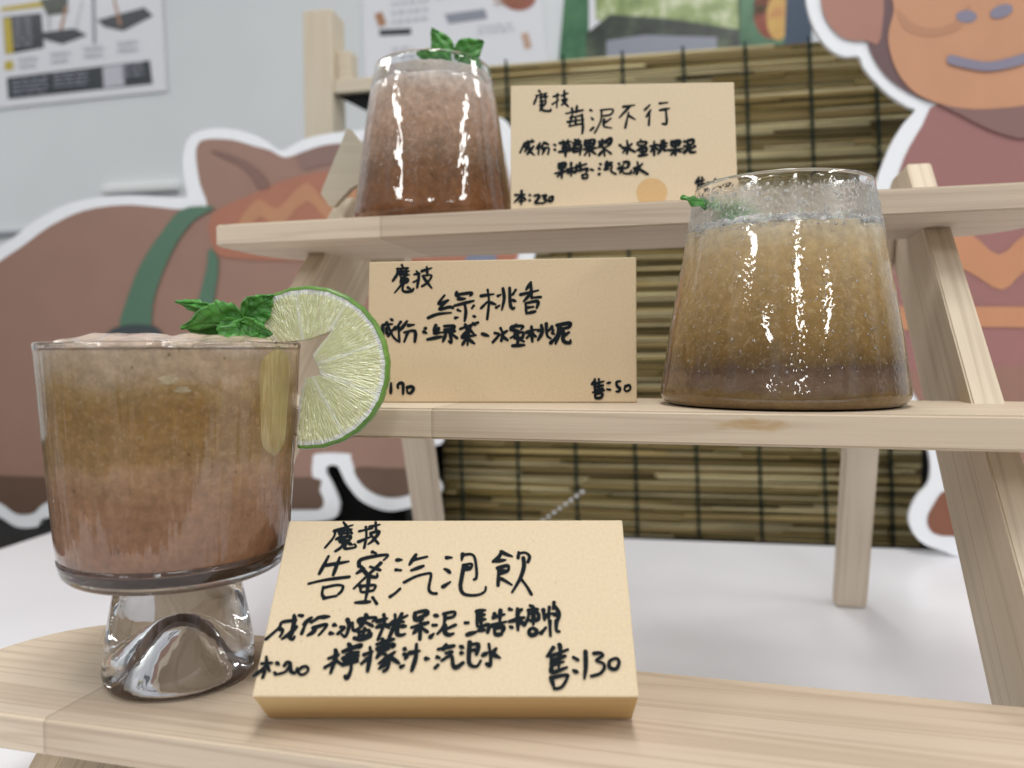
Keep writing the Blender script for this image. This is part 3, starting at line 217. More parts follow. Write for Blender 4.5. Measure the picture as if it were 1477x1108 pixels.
def kraft(name, col=(0.66, 0.475, 0.265), seed=0.0):
    m, nt, b = mat(name)
    v0 = mapping(nt, (1, 1, 1), (seed, seed * 0.7, 0))
    f1 = noise(nt, v0, 900, 5, 0.7); rg_ = noise(nt, v0, 240, 2, 0.5, 1.6)
    fibre = ramp(nt, math_(nt, 'ABSOLUTE', math_(nt, 'SUBTRACT', rg_, 0.5)), [(0.0, 1.0), (0.012, 0.0)])
    f = math_(nt, 'ADD', f1, math_(nt, 'MULTIPLY', fibre.outputs[0], 0.07))
    big = noise(nt, mapping(nt, (28, 28, 28), (seed, seed, 0)), 1.0, 3)
    r = ramp(nt, f, [(0.30, [c * 0.89 for c in col]), (0.5, col), (0.70, [min(1, c * 1.07) for c in col])])
    c = mixc(nt, math_(nt, 'MULTIPLY', big, 0.35), r.outputs[0], [q * s for q, s in zip(col, (1.06, 1.1, 1.2))])
    vor = N(nt, 'ShaderNodeTexVoronoi', feature='F1', i_Scale=1.0); L(nt, mapping(nt, (300, 300, 120), (seed, 1, 2), (0, 0.6, 0)), vor.inputs['Vector'])
    sp = ramp(nt, vor.outputs['Distance'], [(0.0, 0.6), (0.045, 0.8), (0.075, 1.0)])
    c = mixc(nt, 1.0, c, sp.outputs[0], 'MULTIPLY')
    L(nt, c, b.inputs['Base Color']); b.inputs['Roughness'].default_value = 0.75; b.inputs['Specular IOR Level'].default_value = 0.25
    bump(nt, b, f, 0.3, 0.0002)
    return m

def glass(name, tint=(0.97, 0.985, 0.98), wav=0.0, wscale=(60, 60, 4), rough=0.0, wet=False, wet_from=None, ior=1.53):
    m, nt, b = mat(name)
    b.inputs['Base Color'].default_value = (*tint, 1); b.inputs['Transmission Weight'].default_value = 1.0
    b.inputs['Roughness'].default_value = rough; b.inputs['IOR'].default_value = ior
    h = None
    if wav: h = math_(nt, 'MULTIPLY', noise(nt, mapping(nt, wscale), 1.0, 2), wav)
    if wet:
        vor = N(nt, 'ShaderNodeTexVoronoi', feature='SMOOTH_F1', i_Scale=1.0); L(nt, mapping(nt, (620, 620, 520)), vor.inputs['Vector'])
        q = noise(nt, mapping(nt, (90, 90, 60)), 1.0, 3)
        mask = ramp(nt, q, [(0.42, 0.0), (0.6, 1.0)])
        hh = math_(nt, 'MULTIPLY', math_(nt, 'SUBTRACT', 0.6, vor.outputs['Distance']), mask.outputs[0])
        t = N(nt, 'ShaderNodeTexCoord'); sp = N(nt, 'ShaderNodeSeparateXYZ'); L(nt, t.outputs['Object'], sp.inputs[0])
        up = N(nt, 'ShaderNodeMapRange', i_1=wet_from - 0.003, i_2=wet_from + 0.004, i_3=0.16, i_4=1.0); L(nt, sp.outputs[2], up.inputs[0])
        dn = N(nt, 'ShaderNodeMapRange', i_1=0.083, i_2=0.088, i_3=1.0, i_4=0.0); L(nt, sp.outputs[2], dn.inputs[0])
        hh = math_(nt, 'MULTIPLY', math_(nt, 'MULTIPLY', hh, up.outputs[0]), dn.outputs[0])
        h = hh if h is None else math_(nt, 'ADD', h, hh)
        fog = math_(nt, 'MULTIPLY', math_(nt, 'MULTIPLY', math_(nt, 'SUBTRACT', up.outputs[0], 0.16), dn.outputs[0]), 0.36)
        L(nt, fog, b.inputs['Roughness'])
    if h is not None: bump(nt, b, h, 0.55 if wet else 0.3, 0.0009 if wet else 0.001)
    return m

def drink(name, stops, z0, z1, grain=(260, 260, 260), amt=0.35, rough=0.35, sss=0.3, warp=0.006, gain=1.0, seeds=True, ice_col=(0.62, 0.50, 0.38), coat=None, ice_amt=0.45):
    """coloured layers of a slushy drink over its height, mottled"""
    m, nt, b = mat(name)
    t = N(nt, 'ShaderNodeTexCoord'); sp = N(nt, 'ShaderNodeSeparateXYZ'); L(nt, t.outputs['Object'], sp.inputs[0])
    nb = noise(nt, mapping(nt, (55, 55, 90)), 1.0, 4, 0.6)
    z = math_(nt, 'ADD', sp.outputs[2], math_(nt, 'MULTIPLY', math_(nt, 'SUBTRACT', nb, 0.5), warp * 2))
    mr = N(nt, 'ShaderNodeMapRange', i_1=z0, i_2=z1); L(nt, z, mr.inputs[0])
    r = ramp(nt, mr.outputs[0], [(p_, [min(0.86, c_ * gain) for c_ in cc]) for p_, cc in stops])
    ng = noise(nt, mapping(nt, grain), 1.0, 5, 0.65)
    nl = noise(nt, mapping(nt, (70, 70, 70)), 1.0, 3, 0.6)
    g = math_(nt, 'ADD', math_(nt, 'MULTIPLY', ng, 0.6), math_(nt, 'MULTIPLY', nl, 0.4))
    gr = ramp(nt, g, [(0.3, 1 - amt), (0.5, 1.0), (0.7, 1 + amt)])
    c = mixc(nt, 1.0, r.outputs[0], gr.outputs[0], 'MULTIPLY')
    # pale flecks of crushed ice, thicker towards the top of the drink
    ni = noise(nt, mapping(nt, [q * 1.7 for q in grain]), 1.0, 3, 0.6, 0.8)
    ice = ramp(nt, ni, [(0.54, 0.0), (0.70, ice_amt)])
    up_ = N(nt, 'ShaderNodeMapRange', i_1=0.1, i_2=0.6, i_3=0.15, i_4=1.0); L(nt, mr.outputs[0], up_.inputs[0])
    if ice_col: c = mixc(nt, math_(nt, 'MULTIPLY', ice.outputs[0], up_.outputs[0]), c, ice_col)
    # tiny dark seeds
    vor = N(nt, 'ShaderNodeTexVoronoi', feature='F1', i_Scale=1.0); L(nt, mapping(nt, (150, 150, 110)), vor.inputs['Vector'])
    sd = ramp(nt, vor.outputs['Distance'], [(0.0, 0.45), (0.055, 0.6), (0.085, 1.0)])
    if seeds: c = mixc(nt, 1.0, c, sd.outputs[0], 'MULTIPLY')
    L(nt, c, b.inputs['Base Color']); b.inputs['Roughness'].default_value = rough
    b.inputs['Subsurface Weight'].default_value = sss; b.inputs['Subsurface Radius'].default_value = (1.0, 0.6, 0.35); b.inputs['Subsurface Scale'].default_value = 0.004
    bump(nt, b, ng, 0.3, 0.0006)
    if coat:        # the clear glass wall that the drink lies against
        b.inputs['Specular IOR Level'].default_value = 0.1
        b.inputs['Coat Weight'].default_value = 1.0; b.inputs['Coat Roughness'].default_value = 0.012; b.inputs['Coat IOR'].default_value = 1.55
        kind, sc_, am_ = coat
        hgt = math_(nt, 'MULTIPLY', noise(nt, mapping(nt, sc_), 1.0, 2), am_)
        if kind == 'wet':
            vr = N(nt, 'ShaderNodeTexVoronoi', feature='SMOOTH_F1', i_Scale=1.0); L(nt, mapping(nt, (640, 640, 520)), vr.inputs['Vector'])
            mk = ramp(nt, noise(nt, mapping(nt, (70, 70, 45)), 1.0, 3), [(0.44, 0.0), (0.62, 1.0)])
            hgt = math_(nt, 'ADD', hgt, math_(nt, 'MULTIPLY', math_(nt, 'SUBTRACT', 0.55, vr.outputs['Distance']), math_(nt, 'MULTIPLY', mk.outputs[0], 0.30)))
        cb_ = N(nt, 'ShaderNodeBump', i_Strength=0.6, i_Distance=0.001); L(nt, hgt, cb_.inputs['Height']); L(nt, cb_.outputs[0], b.inputs['Coat Normal'])
    return m

M = {}
M['ink'] = plain('marker_ink', (0.006, 0.010, 0.013), 0.75, 0.15)
M['card'] = [kraft('kraft_paper', (0.66, 0.535, 0.36), 1.0), kraft('kraft_paper_mid', (0.61, 0.475, 0.305), 5.0), kraft('kraft_paper_top', (0.67, 0.545, 0.375), 9.0)]
def pad_edges():
    m, nt, b = mat('pad_page_edges'); n = noise(nt, mapping(nt, (6, 2600, 6)), 1.0, 3, 0.7)
    r = ramp(nt, n, [(0.3, (0.47, 0.315, 0.135)), (0.7, (0.66, 0.46, 0.215))]); L(nt, r.outputs[0], b.inputs['Base Color']); b.inputs['Roughness'].default_value = 0.75
    bump(nt, b, n, 0.4, 0.0003); return m
M['pad_side'] = pad_edges()
M['white_wall'] = plain('painted_wall', (0.74, 0.775, 0.79), 0.6, 0.3, 0.02, 6)
M['white_board'] = plain('white_foam_board', (0.86, 0.885, 0.92), 0.5, 0.4)
M['black_cloth'] = plain('black_table_cloth', (0.012, 0.012, 0.012), 0.9, 0.2, 0.3, 200)
def tabletop():
    m, nt, b = mat('white_laminate')
    n = noise(nt, mapping(nt, (5, 5, 5)), 1.0, 3)
    r = ramp(nt, n, [(0.3, (0.80, 0.805, 0.845)), (0.7, (0.84, 0.845, 0.88))]); L(nt, r.outputs[0], b.inputs['Base Color'])
    b.inputs['Roughness'].default_value = 0.32; bump(nt, b, noise(nt, mapping(nt, (700, 700, 700)), 1.0, 2), 0.03, 0.0003); return m
M['table'] = tabletop()

# ------------------------------------------------------------------ setting: wall, tables
ZT = -0.06283
def plane_frame(o, yaw): return frame(o, (math.cos(yaw), math.sin(yaw), 0), (-math.sin(yaw), math.cos(yaw), 0))
WALLM = plane_frame((0, 1.12, ZT), 0.03)
bm = bmesh.new()
for x, z in ((-2.6, -0.9), (2.2, -0.9), (2.2, 1.9), (-2.6, 1.9)): bm.verts.new((x, 0.0, z))
bm.faces.new(bm.verts[:])
wall = obj('wall', bm, M['white_wall'], None, WALLM); wall['kind'] = 'structure'
trim = obj('wall_ledge', box(0.165, 0.012, 0.016, 0.003), plain('ledge_plastic', (0.78, 0.80, 0.80), 0.4), None, WALLM @ Matrix.Translation((-1.09, -0.013, 0.492)))
tag(trim, 'short white plastic ledge fixed to the pale wall above the brown animal cutout', 'ledge')
rail = obj('wall_rail', box(1.2, 0.008, 0.010, 0.002), plain('rail_grey', (0.42, 0.44, 0.48), 0.4), None, WALLM @ Matrix.Translation((-2.45, -0.009, 0.424)))
tag(rail, 'thin grey horizontal strip across the pale wall at far left', 'wall strip')

# white table the stand rests on
A = Vector((-0.607, 0.385, 0)); dirx = Vector((0.9975, 0.0707, 0)); B0 = Vector((-0.034, 0.573, 0))
def line_x(o1, d1, o2, d2):
    den = d1.x * d2.y - d1.y * d2.x; t = ((o2.x - o1.x) * d2.y - (o2.y - o1.y) * d2.x) / den; return o1 + d1 * t
ld = Vector((-0.09, 0.62, 0)).normalized()
c_bl = line_x(A, ld, B0, dirx); c_br = c_bl + dirx * 1.9; c_fl = c_bl - ld * 0.85; c_fr = c_fl + dirx * 1.9
bm = bmesh.new()
vs_ = [bm.verts.new((c.x, c.y, z)) for z in (ZT - 0.028, ZT) for c in (c_fl, c_fr, c_br, c_bl)]
bm.faces.new(vs_[4:8]); bm.faces.new(list(reversed(vs_[0:4])))
for i in range(4): bm.faces.new((vs_[i], vs_[(i + 1) % 4], vs_[4 + (i + 1) % 4], vs_[4 + i]))
bmesh.ops.bevel(bm, geom=bm.edges[:], offset=0.003, segments=2, affect='EDGES')
bmesh.ops.recalc_face_normals(bm, faces=bm.faces[:])
tag(obj('white_table', bm, M['table']), 'glossy white table top under the wooden display stand', 'table')
# black covered table behind and beside it (its top a little lower)
BT = thing('black_table', 'black cloth covered table behind the white one, below the brown animal cutout', 'table', (-0.35, 0.2, -0.8))
obj('table_cover', box(2.5, 1.05, 0.714, 0.006), M['black_cloth'], BT, Matrix.Translation((-1.25, -0.15, 0)))

# ------------------------------------------------------------------ posters on the wall
SH = SHAPES['W']
def poster(name, label, outline, layers, cat='poster', group='posters on the wall', thick=0.0012, paper=(0.80, 0.81, 0.86), extra=None):
    o = SH[outline]; cx = sum(p[0] for p in o) / len(o); cz = min(p[1] for p in o)
    t = thing(name, label, cat, group=group); t.matrix_world = WALLM @ Matrix.Translation((cx, -0.0035, cz))
    mv = lambda pts: [(p[0] - cx, p[1] - cz) for p in pts]
    obj('paper_sheet', slab(mv(o), thick), plain('poster_paper', paper, 0.35, 0.4), t)
    bm = bmesh.new(); mats = []
    for k, (key, mt) in enumerate(layers):
        if mt not in mats: mats.append(mt)
        poly_faces(bm, mv(SH[key]) if isinstance(key, str) else mv(key), -0.0004 - k * 0.00003, mats.index(mt))
    if mats: obj('printed_picture', bm, mats, t)
    return t, mv
P_dark = plain('print_dark', (0.02, 0.03, 0.04), 0.4); P_yel = plain('print_yellow', (0.55, 0.42, 0.03), 0.4); P_grey = plain('print_grey', (0.30, 0.30, 0.36), 0.4)
P_lite = plain('print_light_grey', (0.55, 0.55, 0.62), 0.4); P_brown = plain('print_brown', (0.42, 0.20, 0.10), 0.4); P_red = plain('print_brick_red', (0.34, 0.12, 0.08), 0.4)
P_tan = plain('print_tan', (0.55, 0.36, 0.26), 0.4); P_blueg = plain('print_blue_grey', (0.28, 0.30, 0.36), 0.4); P_white = plain('print_white', (0.75, 0.78, 0.82), 0.4)
def foliage_print(name, a, b, c):
    m, nt, bs = mat(name); n = noise(nt, mapping(nt, (28, 28, 28)), 1.0, 4, 0.6)
    r = ramp(nt, n, [(0.3, a), (0.5, b), (0.68, c)]); L(nt, r.outputs[0], bs.inputs['Base Color']); bs.inputs['Roughness'].default_value = 0.35; return m
P_leaf = foliage_print('print_foliage', (0.10, 0.16, 0.05), (0.33, 0.42, 0.16), (0.72, 0.76, 0.55))
P_deep = foliage_print('print_dark_green', (0.02, 0.09, 0.04), (0.05, 0.17, 0.08), (0.08, 0.22, 0.10))
P_night = foliage_print('print_dark_mottle', (0.012, 0.016, 0.014), (0.03, 0.045, 0.03), (0.09, 0.12, 0.07))  # near-black green mottle of the printed pictures
P_fire = foliage_print('print_orange', (0.50, 0.16, 0.05), (0.62, 0.36, 0.07), (0.66, 0.45, 0.12)); P_rfire = plain('print_red', (0.45, 0.10, 0.06), 0.4); P_navy = plain('print_navy', (0.02, 0.05, 0.10), 0.4)
def bars(x0, x1, z0, z1, rows, cols, frac=0.75, seed=1):
    """rows of small word-like bars"""
    q = random.Random(seed); out = []
    for i in range(rows):
        z = z1 - (z1 - z0) * (i + 0.5) / rows; h = (z1 - z0) / rows * 0.42
        x = x0
        while x < x1 - 0.004:
            wd = min(x1 - x, (x1 - x0) / cols * q.uniform(0.5, 1.2)); out.append([(x, z - h / 2), (x + wd * frac, z - h / 2), (x + wd * frac, z + h / 2), (x, z + h / 2)]); x += wd
    return out
lay = [('A1', P_dark), ('A2', P_dark), ('A3', P_lite), ('A4', P_yel), ('A5', P_dark), ('A6', P_dark), ('A7', P_yel), ('A8', P_yel), ('A9', P_night), ('A10', P_grey), ('A11', P_lite), ('A12', P_brown), ('A13', P_brown), ('A14', P_grey)]
a2 = SH['A2']; a1 = SH['A1']
for x0, x1, z0, z1, rw, cl, mt, sd in ((a2[0][0] + .012, a2[0][0] + .10, a2[3][1] + .006, a2[0][1] - .004, 4, 3, P_blueg, 3), (a2[0][0] + .11, a2[0][0] + .19, a2[3][1] + .012, a2[0][1], 4, 3, P_blueg, 4),
                                       (a1[0][0] + .026, a1[0][0] + .075, a1[3][1] + .01, a1[0][1] - .006, 5, 2, P_grey, 5), (a2[1][0] - .06, a2[1][0] - .01, a2[1][1] - .03, a2[1][1] + .002, 3, 2, P_blueg, 6)):
    lay += [(q, mt) for q in bars(x0, x1, z0, z1, rw, cl, 0.8, sd)]
for k in range(4):
    x0 = a1[0][0] + .035 + k * .075
    lay += [(q, P_lite) for q in bars(x0, x0 + .045, a1[3][1] - .032 + k * .0035, a1[3][1] - .006 + k * .0035, 2, 3, 0.8, 20 + k)]
poster('wall_poster', 'white poster with dark panels and yellow marks, pinned at upper left of the wall', 'pA', lay)
b1 = SH['B1']; lay = [('B1', P_brown), ('B2', P_dark), ('B3', P_blueg), ('B4', P_tan), ('B5', P_red)]
for x0, x1, z0, z1, rw, cl, mt, sd in ((-.50, -.43, .755, .80, 3, 4, P_lite, 31), (-.345, -.28, .725, .742, 2, 4, P_lite, 32), (-.41, -.36, .66, .70, 3, 3, P_lite, 33), (-.50, -.46, .70, .72, 2, 2, P_lite, 34), (-.42, -.36, .79, .82, 2, 3, P_lite, 35), (-.315, -.265, .77, .80, 3, 3, P_brown, 36), (-.53, -.52, .665, .68, 1, 1, P_dark, 37)):
    lay += [(q, mt) for q in bars(x0, x1, z0, z1, rw, cl, 0.7, sd)]
poster('wall_poster', 'white poster with small brown pictures and a brick red disc, behind the topmost glass', 'pB', lay)
poster('wall_poster', 'dark green and yellow photo poster of trees, above the bamboo blind', 'pC', [('C3', P_leaf), ('C1', P_deep), ('C2', P_night), ('C4', P_blueg)])
poster('wall_poster', 'narrow deep green poster between two picture posters above the blind', 'pD', [([(p[0], min(p[1], 0.755)) for p in SH['pD']], P_deep)], paper=(0.35, 0.50, 0.58))
poster('wall_poster', 'black poster with a red and orange shape, next to the smiling ape cutout', 'pE', [('E1', P_rfire), ('E2', P_fire), ([(SH['pE'][0][0] + .055, .66), (SH['pE'][1][0], .66), (SH['pE'][1][0], .80), (SH['pE'][0][0] + .06, .80)], P_navy)], paper=(0.02, 0.022, 0.03))

# ------------------------------------------------------------------ bamboo blind on its wooden frame
BLM = plane_frame((0, 0.69, ZT), 0.07)
def attr_mat(name, rough=0.6):
    m, nt, b = mat(name); a = N(nt, 'ShaderNodeVertexColor', layer_name='tone')
    n = noise(nt, mapping(nt, (14, 300, 500)), 1.0, 3, 0.6)
    g = ramp(nt, n, [(0.3, 0.72), (0.7, 1.2)]); L(nt, mixc(nt, 1.0, a.outputs[0], g.outputs[0], 'MULTIPLY'), b.inputs['Base Color'])
    b.inputs['Roughness'].default_value = rough; b.inputs['Specular IOR Level'].default_value = 0.4; return m
bl = thing('bamboo_blind', 'roll-up blind of split bamboo reeds tied with dark green cords', 'blind'); bl.matrix_world = BLM
bm = bmesh.new(); lay_c = bm.loops.layers.color.new('tone')
pal = [(0.45, 0.39, 0.25), (0.52, 0.46, 0.31), (0.40, 0.345, 0.20), (0.33, 0.285, 0.16), (0.56, 0.52, 0.40), (0.38, 0.34, 0.21), (0.27, 0.225, 0.12), (0.60, 0.56, 0.43)]
z = -0.052; q = random.Random(11)
while z < 0.512:
    ht = q.uniform(0.0028, 0.0046); x = -0.258 + q.uniform(-.003, .003)
    x -= q.uniform(0, 0.1)
    while x < 0.262:
        ln = q.choice((0.08, 0.16, 0.28, 0.45)) * q.uniform(0.7, 1.3)
        xa, xb = max(x, -0.259), min(x + ln, 0.262)
        if xb - xa > 0.004:
            dz = q.uniform(-.0007, .0007); dy = q.uniform(-.0012, .0012); hh = ht * q.uniform(0.72, 0.98); tl = q.uniform(-.0008, .0008)
            rg = []
            for xx, s in ((xa, -1), (xb, 1)):
                rg.append([bm.verts.new((xx, dy + 0.0019 * math.sin(t), z + dz + s * tl + hh * 0.5 * math.cos(t))) for t in [math.pi * 2 * k / 7 for k in range(7)]])
            c = q.choice(pal); v = q.uniform(1.12, 1.42); c = [cc * v for cc in c] + [1]
            fs = [bm.faces.new((rg[0][k], rg[0][(k + 1) % 7], rg[1][(k + 1) % 7], rg[1][k])) for k in range(7)] + [bm.faces.new(rg[0]), bm.faces.new(list(reversed(rg[1])))]
            for f in fs:
                for lp in f.loops: lp[lay_c] = c
        x += ln
    z += ht * 0.90
bmesh.ops.recalc_face_normals(bm, faces=bm.faces[:])
obj('bamboo_reeds', bm, attr_mat('bamboo'), bl, smooth=True)
M['cord'] = plain('dark_green_cord', (0.012, 0.028, 0.024), 0.8, 0.2)
for k in range(8):
    u0 = -0.2348 + 0.0674 * k; u1 = u0 - 0.012 - 0.014 * k / 7
    bm = bmesh.new(); nn = 118
    for s in (-1, 1):
        prev = None
        for i in range(nn + 1):
            t = i / nn; zz = -0.05 + 0.566 * t; xx = u0 + (u1 - u0) * t
            ph = i * math.pi + (0 if s > 0 else math.pi)
            c = Vector((xx + s * 0.0009 * math.cos(i * 1.3), -0.0032 - 0.0010 * math.cos(ph), zz))
            ring = [bm.verts.new(c + Vector((0.0012 * math.cos(a), 0.0010 * math.sin(a), 0))) for a in [2 * math.pi * j / 5 for j in range(5)]]
            if prev: [bm.faces.new((prev[j], prev[(j + 1) % 5], ring[(j + 1) % 5], ring[j])) for j in range(5)]
            prev = ring
    obj('cord', bm, M['cord'], bl, smooth=True)
tag(obj('backing_board', box(0.575, 0.008, 0.60, 0.001), M['black_cloth'], None, BLM @ Matrix.Translation((-0.288, 0.022, -0.085))), 'black board standing behind the bamboo blind', 'board')
tag(obj('black_box', box(0.42, 0.03, 0.235, 0.002), M['black_cloth'], None, BLM @ Matrix.Translation((-0.72, -0.045, -0.0872))), 'low black box behind the feet of the brown animal cutout', 'box')
fr = thing('wooden_frame', 'pale wooden post and crossbar frame that holds up the bamboo blind', 'frame'); fr.matrix_world = BLM
PW = [wood('pine_frame_%d' % i, 40 + i, (0.64, 0.57, 0.455), (0.53, 0.45, 0.34)) for i in range(2)]
UP = Matrix(((0, 1, 0, 0), (0, 0, 1, 0), (1, 0, 0, 0), (0, 0, 0, 1)))   # local X (grain) becomes Z
obj('post', box(0.68, 0.037, 0.040, 0.002), PW[0], fr, Matrix.Translation((-0.4287, 0, -0.0872)) @ UP)
obj('post', box(0.68, 0.037, 0.040, 0.002), PW[0], fr, Matrix.Translation((0.40, 0, -0.0872)) @ UP)
obj('crossbar', box(0.79, 0.018, 0.0165, 0.0015), PW[1], fr, Matrix.Translation((-0.3915, 0.003, 0.4940)))
obj('bracket', box(0.0185, 0.022, 0.036, 0.0015), PW[1], fr, Matrix.Translation((-0.3914, 0.012, 0.5107)))
obj('brace', slab([(-0.391, 0.4935), (-0.30, 0.4935), (-0.318, 0.455)], 0.006), M['black_cloth'], fr, Matrix.Translation((0, 0.010, 0)))

# ------------------------------------------------------------------ animal cutouts
def cutout(name, label, o, yaw, outline, layers, th=0.006, zoff=0.0):
    t = thing(name, label, 'cutout', group='animal cutouts behind the stand'); t.matrix_world = plane_frame(o, yaw)
    obj('white_board', slab(crom(SHAPES[outline], 4, True), th), M['white_board'], t)
    bm = bmesh.new(); mats = []
    for k, (key, mt) in enumerate(layers):
        if mt not in mats: mats.append(mt)
        poly_faces(bm, crom(SHAPES[key], 3, True), -0.0005 - k * 0.00025, mats.index(mt))
    obj('printed_figure', bm, mats, t); return t
def pr(name, c): return plain(name, c, 0.42, 0.4, 0.03, 30)
Brn = pr('print_bear_brown', (0.319, 0.189, 0.146)); BrnD = pr('print_bear_dark', (0.138, 0.083, 0.057)); Crest = pr('print_bear_line', (0.224, 0.128, 0.105)); Brow = pr('print_bear_mauve', (0.252, 0.152, 0.134))
Grn = pr('print_strap_green', (0.095, 0.185, 0.125)); Nav = pr('print_pouch_navy', (0.055, 0.07, 0.075)); Srf = pr('print_scarf_rust', (0.40, 0.165, 0.105)); Zig = pr('print_zigzag_ochre', (0.48, 0.24, 0.13)); Nos = pr('print_nose_grey', (0.20, 0.22, 0.30))
cutout('animal_cutout', 'brown cartoon animal cutout with green strap and rust scarf, white edged', (-0.35, 0.600, ZT), 0.10, 'bear_out',
       [('bear_in', Brn), ('bear_dark', BrnD), ('bear_dark2', BrnD), ('bear_brow', Brow), ('bear_scarf', Srf), ('bear_zig', Zig), ('bear_nose', Nos), ('bear_crest', Crest), ('bear_strap', Grn), ('bear_strap2', Grn), ('bear_pouch', Nav)])
Ear = pr('print_ape_ear', (0.40, 0.20, 0.155)); Hair = pr('print_ape_hair', (0.155, 0.09, 0.095)); Face = pr('print_ape_face', (0.56, 0.285, 0.165)); Chk = pr('print_ape_cheek', (0.47, 0.24, 0.14)); Body = pr('print_ape_maroon', (0.330, 0.156, 0.146))
Shd = pr('print_ape_chin_shade', (0.242, 0.138, 0.128)); Org = pr('print_ape_orange', (0.55, 0.26, 0.14)); Bel = pr('print_ape_belly', (0.308, 0.168, 0.128)); Lav = pr('print_ape_lavender', (0.24, 0.225, 0.30)); Rst = pr('print_ape_foot', (0.24, 0.095, 0.055))  # Shd: shade under the ape's chin, put into the print colour
cutout('animal_cutout', 'smiling orange faced ape cutout in a maroon shirt, white edged, at far right', (0.262, 0.566, ZT + 0.003), 0.06, 'ape_out',
       [('ape_body', Body), ('ape_foot', Rst), ('ape_belly', Bel), ('ape_v', Org), ('ape_band', Org), ('ape_hair', Hair), ('ape_ear', Ear), ('ape_ear2', Ear), ('ape_shade', Shd), ('ape_face', Face), ('ape_cheek', Chk), ('ape_n1', Lav), ('ape_n2', Lav), ('ape_e1', Lav), ('ape_e2', Lav), ('ape_smile', Lav)])

# bead chain lying against the blind
bm = bmesh.new()
for k in range(8):
    s = k / 7; p = Vector((-0.1285 + 0.043 * s, 0.622, -0.0605 + 0.033 * s))
    bmesh.ops.create_icosphere(bm, subdivisions=2, radius=0.0022, matrix=Matrix.Translation(p))
tag(obj('bead_chain', bm, plain('steel_bead', (0.70, 0.72, 0.74), 0.25), smooth=True), 'thin chain of pale beads slanting in front of the bamboo blind', 'chain')

# ------------------------------------------------------------------ display stand
st = thing('display_stand', 'three-tier pine ladder stand with finger-jointed shelves', 'stand', (0, 0, ZT))
T = 0.0126; D = 0.0862; XL = -0.230; XR = 0.212
def plank(wd, dp, th, rad):
    """board from (0,0,0), grain along X, back corners rounded in plan"""
    bm = bmesh.new(); pts = [(0.0015, 0.0), (wd - 0.0015, 0.0), (wd, 0.0015)]
    for k in range(13):
        a = math.pi / 2 * k / 12; pts.append((wd - rad[0] + rad[0] * math.cos(a), dp - rad[1] + rad[1] * math.sin(a)))
    for k in range(13):
        a = math.pi / 2 + math.pi / 2 * k / 12; pts.append((rad[0] + rad[0] * math.cos(a), dp - rad[1] + rad[1] * math.sin(a)))
    pts.append((0, 0.0015))
    lo = [bm.verts.new((x, y, 0)) for x, y in pts]; hi = [bm.verts.new((x, y, th)) for x, y in pts]
    bm.faces.new(list(reversed(lo))); bm.faces.new(hi)
    n = len(pts)
    for i in range(n): bm.faces.new((lo[i], lo[(i + 1) % n], hi[(i + 1) % n], hi[i]))
    bmesh.ops.bevel(bm, geom=[e for e in bm.edges if abs(e.verts[0].co.z - e.verts[1].co.z) < 1e-6], offset=0.0010, segments=3, affect='EDGES')
    bmesh.ops.recalc_face_normals(bm, faces=bm.faces[:]); return bm
shelves = ((0.0, 0.0), (0.09279, 0.09748), (0.19756, 0.19571))
sm = [wood('pine_shelf_low', 1, (0.69, 0.60, 0.485), (0.40, 0.30, 0.225), 0.5, None, 0.0694), wood('pine_shelf_mid', 2, (0.67, 0.585, 0.465), (0.43, 0.345, 0.26), 0.5, (0.297, 0.0080, 0.026, 0.0042), 0.1718), wood('pine_shelf_top', 4.03, (0.665, 0.58, 0.475), (0.45, 0.365, 0.30), 0.5, None, 0.1039)]
for (y, z), mt in zip(shelves, sm):
    o = obj('shelf', plank(XR - XL, D, T, (0.036, 0.05)), mt, st, Matrix.Translation((XL, y, z - T - ZT)))
TH = 0.78795; Y0 = 0.06166; W_ = 0.0125; DP = 0.060
rd = Vector((0, math.cos(TH), math.sin(TH))); rn = Vector((0, math.sin(TH), -math.cos(TH)))     # along the rail / into its depth
def rail_part(x, mt):
    # side board of the ladder: leans back 45 degrees, cut level at its foot and its head
    z0, z1 = ZT, 0.2255
    Lz = lambda zz, off: ((zz + off * math.cos(TH)) / math.sin(TH))         # distance along the rail of the point at height zz on depth offset off
    bm = bmesh.new(); vv = []
    prof = [(Lz(z0, 0), 0), (Lz(z1, 0), 0), (Lz(z1, DP * 0.45), DP * 0.45), (Lz(z1, DP) - 0.02, DP), (Lz(z0, DP), DP)]
    for zz in (0, W_): vv.append([bm.verts.new((a, b, zz)) for a, b in prof])
    n = len(prof)
    bm.faces.new(vv[0]); bm.faces.new(list(reversed(vv[1])))
    for i in range(n): bm.faces.new((vv[0][i], vv[1][i], vv[1][(i + 1) % n], vv[0][(i + 1) % n]))
    bmesh.ops.bevel(bm, geom=bm.edges[:], offset=0.0008, segments=2, affect='EDGES'); bmesh.ops.recalc_face_normals(bm, faces=bm.faces[:])
    mw = frame(Vector((x + W_, Y0, -ZT)), rd, rn)
    # frame z axis = rd x rn ; make it run along -X
    return obj('side_rail', bm, mt, st, mw)
XRR = 0.15713; XLL = -0.19613
RW = [wood('pine_rail_%d' % i, 12 + i * 3, (0.70, 0.61, 0.48), (0.39, 0.305, 0.22)) for i in range(2)]
rail_part(XLL, RW[0]); rail_part(XRR, RW[1])
PH = 1.25066; YB = 0.3929
bd = Vector((0, -math.cos(PH), math.sin(PH))); bn = Vector((0, math.sin(PH), math.cos(PH)))
LW = [wood('pine_leg_%d' % i, 20 + i * 3, (0.65, 0.57, 0.465), (0.43, 0.345, 0.26)) for i in range(2)]
